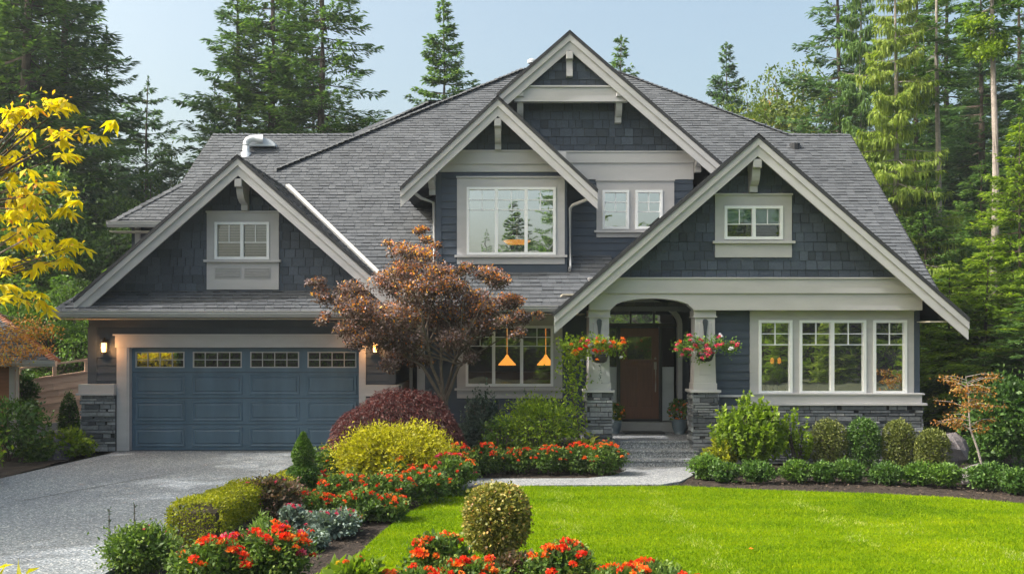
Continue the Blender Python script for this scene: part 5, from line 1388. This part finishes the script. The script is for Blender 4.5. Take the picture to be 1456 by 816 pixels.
fg = [ # foreground
 (300, 9.0, .36, .56, ['red', 'orange', 'red'], 'flower bush in the foreground with large orange-red blooms, left of the mulch strip', 30),
 (385, 9.35, .40, .62, ['orange', 'red', 'pink'], 'flower bush in the foreground with red and pink blooms beside the mulch strip', 34),
 (345, 9.7, .34, .46, ['pink', 'red'], 'foreground flower bush with crimson blooms behind the orange-red ones', 20),
 (625, 9.0, .30, .62, ['red', 'orange'], 'foreground flower bush with red blooms left of the ball shrub', 20),
 (672, 8.7, .34, .44, ['red', 'red', 'orange'], 'foreground flower bush with bright red blooms below the ball shrub', 24),
 (735, 9.2, .22, .40, ['burg'], 'small dark leafy bush below the ball shrub on its right', 0),
 (800, 8.9, .34, .55, ['red', 'orange'], 'foreground flower bush with orange-red blooms right of the ball shrub', 26),
 (880, 8.6, .34, .40, ['red', 'orange', 'orange'], 'foreground flower bush with scattered red blooms, furthest right', 22),
 (590, 8.5, .30, .40, ['orange', 'red'], 'foreground flower bush with orange blooms at the lower frame edge', 16),
 (925, 8.8, .30, .40, ['red', 'orange'], 'small foreground flower bush with a few red blooms near the middle of the lawn edge', 12),
 (965, 8.5, .26, .36, ['red'], 'lowest flower bush peeping over the lower frame edge, right', 9)]
for i, (px, Y, rx, h, fl, lab, nf) in enumerate(fg):
    B('azalea_bush', lab, 'flower bush', px, Y, rx, h, 2600, .05, 'burgundy' if fl == ['burg'] else 'geranium', flowers=(fl, nf, .064) if nf else None, group='flower bushes in the foreground')
B('marigold_plant', 'yellow-green leafy plant with orange flowers at the lower frame edge', 'plant', 510, 8.4, .26, .52, 700, .10, 'bright', flowers=('orange', 10, .035), lump=.3)
B('marigold_plant', 'small plant with yellow blooms beside the mulch strip at the lower frame edge', 'plant', 475, 8.6, .16, .44, 300, .08, 'bright', flowers=('yellowbloom', 8, .035), lump=.3)
B('yellow_plant', 'pale yellow low plant between red bushes right of the tiered topiary', 'plant', 470, 14.9, .24, .34, 900, .05, 'lime')
B('broadleaf_plant', 'bright yellow-green broadleaf plant at the lower left corner', 'plant', 10, 5.2, .26, 1.27, 420, .17, 'gold', 'shoot', shoots=26, asp=.22, core=False)
# dark flower spikes
for k, (px, py0, py1, Y) in enumerate([(155, 775, 725, 10.2), (191, 768, 718, 10.5), (240, 765, 733, 11.2), (247, 765, 727, 11.2), (256, 762, 718, 11.3), (266, 755, 716, 11.5), (272, 750, 712, 11.6), (279, 745, 714, 11.7)]):
    x = PX(px, Y); rs = np.random.RandomState(k); o = MB(); z1 = PZ(py1 - 2, Y); z0 = 0.0
    n = 60; P = np.stack([rs.normal(0, .006, n), rs.normal(0, .006, n), rs.uniform(.1, 1, n) * (z1 - z0)], -1)
    where = ['leftmost, alone', 'second, alone', 'first of the cluster', 'second of the cluster', 'third and thickest of the cluster', 'fourth of the cluster', 'tallest of the cluster', 'last of the cluster'][k]
    t = thing('flower_spike', f'thin dark flower spike beside the drive, {where} from the left', 'plant', (x, Y, z0), 'dark flower spikes beside the drive')
    leafobj('seed_head', [kites(P, norm(rs.normal(size=(n, 3)) + [0, 0, .8]), .035, .016, rs=rs)], [rs.rand(n)], 'bluegreen', t)
    o.tube([(x, Y, z0 - .1), (x, Y, z1)], [.008, .005], 5); o.build('stem', m_bark, t)
# --- beds below the dining window
B('mountain_shrub', 'blue-grey leaved shrub with pale tips below the dining window', 'shrub', 688, 18.9, .50, 1.55, 3200, .06, 'bluegreen', 'shoot', shoots=70, lump=.3)
B('mountain_shrub', 'dark loose blue-green shrub below the right of the dining window', 'shrub', 742, 19.6, .40, 1.35, 1800, .06, 'bluegreen', 'shoot', shoots=45)
B('green_shrub', 'bright green open shrub in the bed below the dining window', 'shrub', 768, 18.1, .66, 1.30, 5200, .065, 'bright', 'lump', zc=.62, lump=.3, spread=.5, core=False)
B('green_shrub', 'smaller pale green shrub left of the bright green open one', 'shrub', 712, 18.0, .32, 1.0, 1200, .06, 'green', 'lump', zc=.68, lump=.3, spread=.5, core=False)
B('dark_shrub', 'dark shaded shrub in front of the house wall behind the purple maple', 'shrub', 668, 18.6, .45, .9, 1800, .06, 'bluegreen', zc=.5)
B('hosta', 'yellow-green broad-leaved hosta behind the first flower bush', 'plant', 698, 17.85, .32, .52, 160, .17, 'bright', 'shoot', shoots=26, asp=.5, core=False)
B('hosta', 'yellow hosta behind the flower bushes beside the porch column', 'plant', 838, 17.85, .36, .62, 190, .16, 'lime', 'shoot', shoots=30, asp=.5, core=False)
B('hosta', 'green and yellow hosta behind the flower bushes, below the green shrub', 'plant', 800, 17.85, .26, .44, 120, .15, 'bright', 'shoot', shoots=20, asp=.5, core=False)
# climber on the left column
t = thing('climbing_vine', 'light green climbing vine beside the left porch column', 'vine', (PX(822, 18.4), 18.4, -.1)); rs = np.random.RandomState(9)
pth = np.array([(824, 660), (822, 600), (812, 560), (820, 540), (806, 520), (818, 505), (808, 488), (826, 492)]); mb = MB(); vs = []; rn = []
pw = [np.array([PX(a, 18.4), 18.4 + rs.normal(0, .05), PZ(b, 18.4)]) for a, b in pth]; mb.tube(pw, .012, 6)
for k in range(len(pw) - 1):
    n = 160; s = rs.rand(n)[:, None]; P = pw[k] * (1 - s) + pw[k + 1] * s + rs.normal(size=(n, 3)) * [.13, .08, .10] - np.array(t.location); P[:, 2] = np.maximum(P[:, 2], .02)
    vs.append(kites(P, rand_dirs(n, rs, .3), .075, .045, rs=rs)); rn.append(rs.normal(.6, .2, n))
leafobj('foliage', vs, rn, 'bright', t); mb.build('stem', m_bark, t)
mb = MB()
# --- right front beds
B('lime_shrub', 'tall bright lime-green shrub in front of the right porch column and stone base', 'shrub', 1066, 17.5, .80, 1.42, 6500, .085, 'bright', 'shoot', shoots=90, upb=.5)
B('lime_shrub', 'narrow lime-green shrub right of the tall lime one', 'shrub', 1132, 17.6, .34, 1.12, 1300, .075, 'bright', 'shoot', shoots=22, core=False)
B('lime_shrub', 'loose lime shrub filling in front of the stone base beside the column', 'shrub', 1025, 17.3, .38, .66, 1500, .075, 'lime', 'shoot', shoots=34, core=False)
for k, (px, Y, r, h, lab, mt) in enumerate([(1178, 17.75, .36, .98, 'first round clipped shrub from the left below the living room window', 'boxolive'), (1227, 17.7, .34, 1.0, 'second round clipped shrub below the living room window, brightest green', 'box'),
        (1278, 17.6, .33, .98, 'third round clipped shrub, tall and olive green, at the house corner', 'boxolive'), (1326, 17.2, .33, .84, 'fourth and lowest round clipped shrub, beside the dark boulder', 'boxolive')]):
    B('round_topiary', lab, 'topiary', px, Y, r, h, 3000, .042, mt, 'clip', lump=.04, zc=.5, group='round clipped shrubs in front of the stone base', sq=2.2)
mounds = [(1003, 16.75, .30, .42), (1030, 16.45, .25, .33), (1078, 16.35, .31, .34), (1133, 16.40, .27, .36), (1172, 16.35, .24, .34), (1208, 16.35, .27, .38), (1260, 16.15, .30, .35), (1305, 16.05, .28, .36), (1345, 15.95, .29, .38), (1404, 15.6, .32, .42), (1446, 15.2, .28, .38), (1490, 14.9, .3, .4)]
ords = ['at the porch steps', 'in front of the tall lime shrub, left', 'below the tall lime shrub', 'below the narrow lime shrub', 'in front of the first round topiary', 'in front of the second round topiary', 'below the gap between second and third round topiary', 'in front of the fourth round topiary, left', 'in front of the dark boulder', 'right of the pale stone', 'near the right frame edge', 'cut by the right frame edge']
for (px, Y, r, h), o_ in zip(mounds, ords):
    B('low_bush', 'low bright green edging bush ' + o_, 'bush', px, Y, r, h, 2000, .045, 'green' if px % 2 else 'box', lump=.15, group='low bushes edging the lawn', upb=.8)
B('dark_shrub', 'large dark blue-green shrub at the right edge behind the edging bushes', 'shrub', 1432, 18.5, .85, 1.75, 5000, .075, 'box', lump=.3)
B('dark_shrub', 'green shrub between boulder and slender tree', 'shrub', 1395, 18.2, .45, .65, 1500, .06, 'box', lump=.3)
# small slender tree with orange leaves
t = thing('slender_tree', 'slender young tree with thin bent trunk and orange-yellow leaves', 'tree', (PX(1396, 17.3), 17.3, -.1)); rs = np.random.RandomState(31)
pw = [np.array([PX(a, 17.3), 17.3 + rs.normal(0, .04), PZ(b, 17.3)]) for a, b in [(1398, 672), (1390, 640), (1380, 610), (1376, 580), (1377, 555), (1372, 535)]]; mb = MB(); mb.tube(pw, [.022, .02, .017, .014, .01, .005], 7, .9)
vs = []; rn = []
for k in range(34):
    q = rs.uniform(.35, 1); i = q * 5; j = min(int(i), 4); p = pw[j] * (1 - (i - j)) + pw[j + 1] * (i - j); a = rs.choice([-1, 1]); e = p + np.array([a * rs.uniform(.15, .62), rs.normal(0, .25), rs.uniform(-.06, .14)])
    mb.tube([p, (p + e) / 2 + [0, 0, .04], e], [.007, .005, .002], 4, .8, cap=False); n = 36; s = rs.uniform(.3, 1.05, n)[:, None]; P = p * (1 - s) + e * s + rs.normal(size=(n, 3)) * [.05, .05, .03] - np.array(t.location)
    vs.append(kites(P, norm(rs.normal(size=(n, 3)) + [a * .5, 0, -.3]), .055, .03, rs=rs)); rn.append(rs.normal(.5, .25, n))
leafobj('crown', vs, rn, 'rust', t); mb.build('trunk', m_barkG, t)

# ============================================================ YELLOW LEAVED TREE at the left, near
t = thing('yellow_leaved_tree', 'near tree with large bright yellow compound leaves at the left edge', 'tree', (-5.4, 7.4, 0)); rs = np.random.RandomState(17)
Y0 = 7.4; tips = [(60, 160), (95, 160), (122, 188), (30, 165), (105, 205), (70, 215), (20, 200), (45, 185), (10, 225), (85, 190), (20, 245), (40, 270), (75, 262), (112, 275), (100, 295), (60, 285), (25, 290), (10, 300), (50, 305), (85, 330), (40, 325), (60, 340), (15, 345), (5, 330), (105, 352), (80, 350), (90, 365), (20, 372), (50, 372), (5, 385), (35, 408), (25, 425), (8, 425), (45, 425), (0, 175), (0, 262), (12, 148), (75, 150), (-30, 200), (-30, 300), (-40, 380), (-60, 250), (-50, 150)]
mb = MB(); vs, rn = [], []; tb = [np.array([-5.4, Y0, 0]), np.array([-5.2, Y0, 1.5]), np.array([-4.75, Y0, 2.6]), np.array([-4.45, Y0, 3.4]), np.array([-4.2, Y0, 4.4])]
mb.tube(tb, [.10, .085, .06, .04, .02], 8)
for (px, py) in tips:
    yy = Y0 + rs.uniform(-.35, .35); c = np.array([PX(px, Y0), yy, PZ(py, Y0)]); st = min(tb[1:], key=lambda q: abs(q[2] - c[2] + .35)); m1 = (st * .4 + c * .6) + [0, 0, .02]
    mb.tube([st, m1, c], [.014, .008, .003], 5, rs.rand(), cap=False)
    for rep in range(3):
        n = rs.randint(5, 9); az_ = rs.rand() * 6.28; cc = c + (rs.normal(size=3) * [.12, .1, .05] if rep else 0); sp = np.linspace(-1.5, 1.5, n) + az_ * 0 + rs.choice([0, 0, 3.14])
        D = norm(np.stack([np.cos(sp), np.sin(sp) * .8, np.full(n, rs.uniform(-.75, -.15)) - .25 * np.abs(np.sin(sp))], -1) + rs.normal(size=(n, 3)) * .12)
        LL = rs.uniform(.09, .155, n)
        vs.append(kites(np.tile(cc, (n, 1)) - np.array(t.location), D, LL, LL * .30, .3, rs.normal(0, .35, n), rs)); rn.append(rs.normal(.5, .22, n))
    n = 10; P = c + rs.normal(size=(n, 3)) * .05 - np.array(t.location); vs.append(kites(P, rand_dirs(n, rs), .05, .025, rs=rs)); rn.append(rs.normal(.85, .15, n))
leafobj('crown', vs, rn, 'yellow', t); mb.build('trunk', m_bark, t)
# rust coloured creeper over the shed roof
t = thing('rust_creeper', 'rust and orange leaved branches lying over the shed roof', 'vine', (-10.6, 19.2, 2.0)); rs = np.random.RandomState(23); mb = MB(); vs, rn = [], []
for (px, py) in [(0, 470), (15, 476), (35, 470), (52, 478), (68, 476), (45, 458), (30, 482), (10, 500), (28, 505), (45, 503), (0, 515), (20, 515), (58, 500), (38, 490), (62, 470), (5, 488)]:
    Yq = 19.3 + max(0, (512 - py)) * .035; c = np.array([PX(px, Yq), Yq - .1, PZ(py, Yq) + .03]); n = 120
    P = c + rs.normal(size=(n, 3)) * [.20, .12, .07] - np.array(t.location); vs.append(kites(P, rand_dirs(n, rs, .2), .06, .036, rs=rs)); rn.append(rs.normal(.55, .22, n))
    mb.tube([(-12.5, 20.2, 2.4), ((c[0] - 12.5) / 2, c[1] + .3, c[2] + .15), tuple(c)], [.02, .012, .005], 5)
leafobj('foliage', vs, rn, 'rust', t); mb.build('stem', m_bark, t)
# narrow dark climber in the gap between shed and fence
B('dark_shrub', 'narrow dark evergreen in the gap between shed and cedar fence', 'shrub', 32, 22.6, .35, 1.7, 1600, .08, 'box', 'lump', lump=.3)

# ============================================================ TREES BEHIND
CF1 = conifer_mesh(101, 24, 4.9, zb=.10, droop=.45, tip=.22, step=.46, nb=6, dens=8.5, L=.36, W=.085, mat='conifer')
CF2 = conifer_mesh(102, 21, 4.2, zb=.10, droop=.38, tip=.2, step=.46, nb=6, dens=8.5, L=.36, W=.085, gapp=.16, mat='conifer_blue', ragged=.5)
CF3 = conifer_mesh(103, 18, 3.6, zb=.12, droop=.22, tip=.12, step=.48, nb=6, dens=9, L=.30, W=.08, mat='conifer', prof=.95)
SPR = conifer_mesh(104, 19, 5.6, zb=.10, droop=.24, tip=.16, step=.40, nb=7, dens=9.5, L=.34, W=.11, mat='conifer_light', prof=.9, gapp=.05)
CED = conifer_mesh(105, 22, 5.0, zb=.04, droop=.65, tip=.25, step=.5, nb=6, dens=8.5, L=.34, W=.085, hang=.8, mat='moss', gapp=.12, bark=m_barkG)
HEM = conifer_mesh(106, 9, 3.6, zb=.02, droop=.42, tip=.1, step=.30, nb=7, dens=12, L=.24, W=.075, hang=.0, mat='conifer_light', prof=.7, gapp=.05)
BARE = conifer_mesh(107, 22, 1.9, zb=.60, droop=.3, tip=.1, step=.6, nb=5, dens=8, L=.34, W=.09, mat='conifer', bark=m_barkG, tr=.0085, gapp=.2)
PINE = conifer_mesh(108, 17, 4.4, zb=.15, droop=.2, tip=.3, step=.55, nb=6, dens=10, L=.34, W=.09, mat='conifer_blue', gapp=.2, ragged=.5, prof=.75)
BRD = broad_mesh(201, 11, 4.2, K=70, per=330, L=.20, mat='broad_dark')
BRM = broad_mesh(202, 13, 2.8, zb=.3, K=60, per=190, L=.18, mat='broad_mix', cr=.22)
BRS = broad_mesh(203, 7, 3.0, zb=.05, K=46, per=260, L=.15, mat='broad_dark')
gl = 'tall conifers behind the house on the left'; gr = 'tall conifers behind the house on the right'
def TX(px, Y, meshes, name, label, s=1, top=None, H=None, group=None, mat=None, cat='tree', wid=1.0):
    if top is not None: s = (PZ(top, Y) + .2) / H
    return tree(name, label, cat, meshes, PX(px, Y), Y, s * wid, rng.random() * 6.28, sz=s, group=group, mat=mat)
# left group
TX(-30, 37, CF1, 'conifer_tree', 'tall dark conifer cut by the left frame edge behind the yellow leaves', 1.0, group=gl)
TX(28, 35, CF1, 'conifer_tree', 'tall dense conifer behind the yellow tree, first full one from the left', 1.05, group=gl)
TX(82, 38, CF2, 'conifer_tree', 'tall open conifer behind the yellow tree, second from the left', 1.15, group=gl)
TX(60, 44, CF1, 'conifer_tree', 'tall conifer deeper in the left wood between the two front ones', 1.1, group=gl)
TX(150, 44, PINE, 'conifer_tree', 'slim conifer with open rounded top, left of the gap of sky', top=38, H=17, group=gl)
TX(207, 42, PINE, 'conifer_tree', 'shorter slim conifer standing in the gap left of the garage roof', top=110, H=17, group=gl, wid=1.1)
TX(118, 46, CF3, 'conifer_tree', 'narrow conifer between the dense left group and the slim open one', top=60, H=18, group=gl)
TX(305, 41, CF2, 'conifer_tree', 'short-sided conifer at the left end of the middle clump above the roof', top=110, H=21, group=gl, wid=1.0)
TX(338, 41, CF2, 'conifer_tree', 'tall ragged conifer, left one of the middle clump above the garage', top=-70, H=21, group=gl, wid=1.2)
TX(378, 40, CF1, 'conifer_tree', 'tall conifer in the centre of the middle clump above the garage roof', top=-190, H=24, group=gl, wid=1.0)
TX(450, 39, CF1, 'conifer_tree', 'tallest conifer of the middle clump with long drooping right branches', top=-210, H=24, group=gl, wid=1.0)
TX(415, 44, CF2, 'conifer_tree', 'conifer behind the two tallest ones of the middle clump', top=-60, H=21, group=gl, wid=1.1)
TX(628, 46, SPR, 'spruce_tree', 'bright green pointed spruce above the middle of the roof', top=0, H=19, wid=.92, mat='conifer')
TX(885, 52, SPR, 'spruce_tree', 'small spruce top peeping out right of the highest gable', top=52, H=19, wid=.9, mat='conifer')
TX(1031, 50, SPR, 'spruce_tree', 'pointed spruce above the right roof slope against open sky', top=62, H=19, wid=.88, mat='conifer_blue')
TX(1082, 46, BRM, 'broadleaf_tree', 'loose yellow-green broadleaf tree above the right roof slope, left one', top=112, H=12.4, wid=.75)
TX(1130, 44, BRM, 'broadleaf_tree', 'loose yellow-green broadleaf tree beside the tall right conifers', top=86, H=12.4, wid=.85)
TX(1055, 48, BRM, 'broadleaf_tree', 'low leafy treetop just right of the pointed spruce', top=140, H=12.4, wid=.8)
# right group
TX(1188, 40, CF2, 'conifer_tree', 'ragged conifer at the left end of the right wood, branches reaching into the sky', top=-120, H=21, group=gr, wid=1.0)
TX(1272, 33, CED, 'mossy_cedar', 'light green drooping cedar hung with moss right of the roof', top=-110, H=22, wid=.80)
TX(1225, 38, CED, 'mossy_cedar', 'second mossy drooping conifer behind the right roof edge', top=-80, H=22, wid=.7, mat='conifer')
TX(1335, 34, BARE, 'bare_trunk_tree', 'tall tree with bare pale trunk and high crown, left one in the right wood', top=-150, H=22, group='bare-trunked trees in the right wood')
TX(1412, 31, BARE, 'bare_trunk_tree', 'tall pale bare trunk near the right edge with leaf tuft high up', top=-290, H=22, group='bare-trunked trees in the right wood', wid=.9)
TX(1300, 45, CF1, 'conifer_tree', 'dark conifer behind the mossy cedar', top=-100, H=24, group=gr)
TX(1355, 47, CF1, 'conifer_tree', 'dark conifer between the two bare trunks', top=-120, H=24, group=gr)
TX(1395, 42, CF2, 'conifer_tree', 'dark conifer just left of the pale bare trunk', top=-60, H=21, group=gr, wid=1.2)
TX(1440, 44, CF1, 'conifer_tree', 'dark conifer at the right frame edge behind the pale trunk', top=-100, H=24, group=gr)
TX(1500, 38, CF1, 'conifer_tree', 'dark conifer cut by the right frame edge', top=-100, H=24, group=gr)
TX(1455, 27, HEM, 'hemlock_tree', 'bright green hemlock at the right frame edge with layered fronds', top=168, H=9, wid=.75)
TX(1400, 25, HEM, 'hemlock_tree', 'bright layered hemlock low right of the house corner', top=345, H=9, wid=1.35)
TX(1345, 27, HEM, 'hemlock_tree', 'yellow-green hemlock directly beside the right house corner', top=372, H=9, wid=1.3)
TX(1470, 22.5, HEM, 'hemlock_tree', 'hemlock with broad fronds in the lower right, nearest of the hemlocks', top=420, H=9, wid=1.6, mat='conifer')
TX(1320, 32, HEM, 'hemlock_tree', 'hemlock half hidden behind the right roof edge', top=240, H=9, wid=.85, mat='conifer')
TX(1390, 36, HEM, 'hemlock_tree', 'shaded hemlock standing between the bare trunks', top=230, H=9, wid=1.0, mat='conifer')
# leaf tuft round the pale trunk
t = thing('leaf_tuft', 'bright green leafy tuft wrapped round the pale bare trunk high up', 'plant', (PX(1410, 30.6), 30.6, PZ(66, 30.6))); rs = np.random.RandomState(77); vs = []; rn = []
for k in range(14):
    c = np.array([rs.uniform(-.75, .6), rs.normal(0, .25), rs.normal(.1, .3)]); n = 120; P = c + rs.normal(size=(n, 3)) * [.16, .16, .1]; vs.append(kites(P, rand_dirs(n, rs), .14, .08, rs=rs)); rn.append(rs.normal(.5, .2, n))
leafobj('foliage', vs, rn, 'bright', t)
# broadleaf masses low on the left, behind garage and shed
BRg = 'broadleaf trees left of the house'
TX(60, 33, BRD, 'broadleaf_tree', 'dark broadleaf tree behind the shed', top=220, H=11, group=BRg, wid=1.0)
TX(150, 35, BRD, 'broadleaf_tree', 'dark rounded broadleaf tree left of the garage gable', top=265, H=11, group=BRg, wid=.95)
TX(215, 38, BRS, 'broadleaf_tree', 'grey-green broadleaf tree touching the far left eave', top=240, H=7, group=BRg, wid=.7)
TX(-20, 31, BRD, 'broadleaf_tree', 'dark broadleaf tree cut by the left frame edge', top=230, H=11, group=BRg)
TX(70, 28, BRS, 'broadleaf_tree', 'lower bright green tree behind the cedar fence', top=390, H=7, group=BRg, mat='green')
TX(110, 29, BRS, 'broadleaf_tree', 'lower green tree beside the garage corner, behind the outbuilding', top=360, H=7, group=BRg, mat='broad_dark')
TX(255, 46, BRS, 'broadleaf_tree', 'pale loose tree in the gap behind the far left eave', top=205, H=7, group=BRg, mat='broad_mix', wid=.6)
TX(20, 30, BRS, 'broadleaf_tree', 'bushy tree behind the shed roof', top=380, H=7, group=BRg)
# far backdrop behind the right wood
for k, (px, Y, tp) in enumerate([(1250, 60, 60), (1320, 62, 30), (1390, 60, 50), (1460, 58, 40), (1530, 56, 60), (1360, 52, 160), (1440, 50, 200)]):
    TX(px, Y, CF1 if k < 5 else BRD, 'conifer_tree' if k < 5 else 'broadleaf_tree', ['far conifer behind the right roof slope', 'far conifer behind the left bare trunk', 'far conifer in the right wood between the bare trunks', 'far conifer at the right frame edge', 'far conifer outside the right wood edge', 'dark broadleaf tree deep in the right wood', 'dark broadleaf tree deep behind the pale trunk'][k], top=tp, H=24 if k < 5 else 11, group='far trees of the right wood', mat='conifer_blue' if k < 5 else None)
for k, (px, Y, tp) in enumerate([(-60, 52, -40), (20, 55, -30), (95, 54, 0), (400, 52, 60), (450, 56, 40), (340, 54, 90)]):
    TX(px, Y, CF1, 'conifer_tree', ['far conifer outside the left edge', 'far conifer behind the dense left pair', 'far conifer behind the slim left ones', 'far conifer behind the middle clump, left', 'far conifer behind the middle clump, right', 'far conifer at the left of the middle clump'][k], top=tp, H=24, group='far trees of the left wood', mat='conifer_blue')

# ============================================================ THE SIDE BEHIND THE CAMERA, mirrored in the window panes
gm = 'trees across the street, mirrored in the windows'
for k, (x, y, me, nm, s, lab, mt) in enumerate([
        (-1.7, -30, CF3, 'conifer_tree', .60, 'small conifer mirrored at the divider of the bay window', None), (.7, -31, SPR, 'spruce_tree', .68, 'pointed spruce mirrored in the middle pane of the bay window', 'conifer'),
        (3.9, -29, CF1, 'conifer_tree', .78, 'tall conifer mirrored in the right pane of the bay window', 'conifer'), (6.3, -31, CED, 'mossy_cedar', .8, 'mossy cedar mirrored beside the tall conifer', None),
        (-24, -20, BRS, 'broadleaf_tree', .8, 'yellow broadleaf mirrored in the leftmost garage door window', 'yellow'), (-18, -21, BRS, 'broadleaf_tree', .6, 'second yellow broadleaf mirrored in the garage door windows', 'yellow'),
        (10, -24, BRD, 'broadleaf_tree', 1.0, 'broadleaf tree mirrored in the small upper windows', 'green'), (14.5, -24, HEM, 'hemlock_tree', 1.3, 'hemlock mirrored in the left living room pane', None),
        (18, -22, HEM, 'hemlock_tree', 1.3, 'hemlock mirrored in the middle of the living room window', None), (22, -24, HEM, 'hemlock_tree', 1.5, 'hemlock mirrored in the right middle living room pane', 'moss'),
        (26, -23, HEM, 'hemlock_tree', 1.4, 'hemlock mirrored in the rightmost living room pane', None), (30, -26, CF1, 'conifer_tree', .6, 'conifer mirrored at the edge of the rightmost pane', None),
        (20, -30, CF1, 'conifer_tree', .7, 'dark conifer mirrored behind the hemlocks', None), (15, -32, CF1, 'conifer_tree', .7, 'dark conifer mirrored behind the left hemlock', None),
        (-13, -34, BRD, 'broadleaf_tree', .6, 'broadleaf tree mirrored in the garage gable window', None), (-32, -28, BRD, 'broadleaf_tree', .9, 'broadleaf tree across the street on the left', None)]):
    tree(nm, lab, 'tree', me, x, y, s, k * 1.3, group=gm, mat=mt)
for k in range(9):
    tree('hemlock_tree', 'low hemlock across the street mirrored in the living room window, number %s from the left' % ['one', 'two', 'three', 'four', 'five', 'six', 'seven', 'eight', 'nine'][k], 'tree', HEM, 3 + k * 3.1, -13.5 - (k % 3) * 1.2, .42 + .1 * (k % 2), k * 2.1, group='low hemlocks across the street', mat=['bright', 'conifer_light', 'moss'][k % 3])
hedge('street_hedge', 'long green hedge across the street mirrored in the ground floor windows', (-8, -20), (38, -20), .9, 2.4, 16000, .24, 'conifer_light', 8, z=-.2)
hedge('street_hedge', 'dark green hedge across the street mirrored in the right garage door windows', (-20.4, -17.2), (-8.5, -17.2), .8, 2.6, 7000, .22, 'broad_dark', 12, z=-.2)
hedge('street_hedge', 'amber leaved low hedge across the street mirrored in the garage door windows', (-34, -17), (-20.5, -17), .7, 1.5, 7000, .2, 'yellow', 9, z=-.2)
# tree out of frame on the left that shades the top of the drive
tree('broadleaf_tree', 'broadleaf tree outside the frame that shades the middle of the drive', 'tree', BRD, -13.3, 12.4, .95, .4, group=BRg)
tree('broadleaf_tree', 'broadleaf tree outside the frame that shades the top of the drive', 'tree', BRD, -14.4, 16.6, .9, 2.4, group=BRg)
# bark chips on the beds
rs = np.random.RandomState(61); n = 26000; cx_ = rs.uniform(-4.1, 11, n); cy_ = rs.uniform(8.2, 17.6, n)
ok = ~in_poly(cx_, cy_, lawn) & ~in_poly(cx_, cy_, path_pts); cx_, cy_ = cx_[ok], cy_[ok]; n = len(cx_)
P = np.stack([cx_, cy_, rs.uniform(-.12, -.085, n)], -1); D = norm(rs.normal(size=(n, 3)) * [1, 1, .25]); LL = rs.uniform(.02, .065, n)
LM['chips'] = chips('bark_chips', [(0, (0.02, 0.013, 0.009)), (.6, (0.06, 0.04, 0.028)), (1, (0.16, 0.115, 0.08))], 0.9, 40, .4, .004, .1)
o = fast_mesh('bark_chips', kites(P, D, LL, LL * .45, .1, rs.uniform(-.5, .5, n), rs), 4, rs.rand(n), LM['chips'])
o['kind'] = 'stuff'; o['label'] = 'dark brown bark chips covering the planting beds'; o['category'] = 'bark mulch'
# thin summer haze
mb = MB(); mb.box(-75, 75, -45, 75, -1.2, 48)
hz = mb.build('haze', bpy.data.materials.new('haze_air')); hz['kind'] = 'stuff'
hm = hz.data.materials[0]; hm.use_nodes = True; ht = hm.node_tree
for n_ in list(ht.nodes): ht.nodes.remove(n_)
ho = ht.nodes.new('ShaderNodeOutputMaterial'); hv = ht.nodes.new('ShaderNodeVolumePrincipled')
hv.inputs['Color'].default_value = (.80, .88, .95, 1); hv.inputs['Density'].default_value = HAZE; hv.inputs['Anisotropy'].default_value = .2
ht.links.new(hv.outputs[0], ho.inputs['Volume'])
# fallen petal on the lawn
x, y = G(1068, 782, -.07); mb = MB(); mb.add([(x - .03, y, -.05), (x, y - .03, -.045), (x + .03, y, -.05), (x, y + .03, -.04)], [(0, 1, 2, 3)]); o = mb.build('fallen_leaf', LM['orange']); tag(o, 'single orange leaf lying on the lawn', 'leaf')
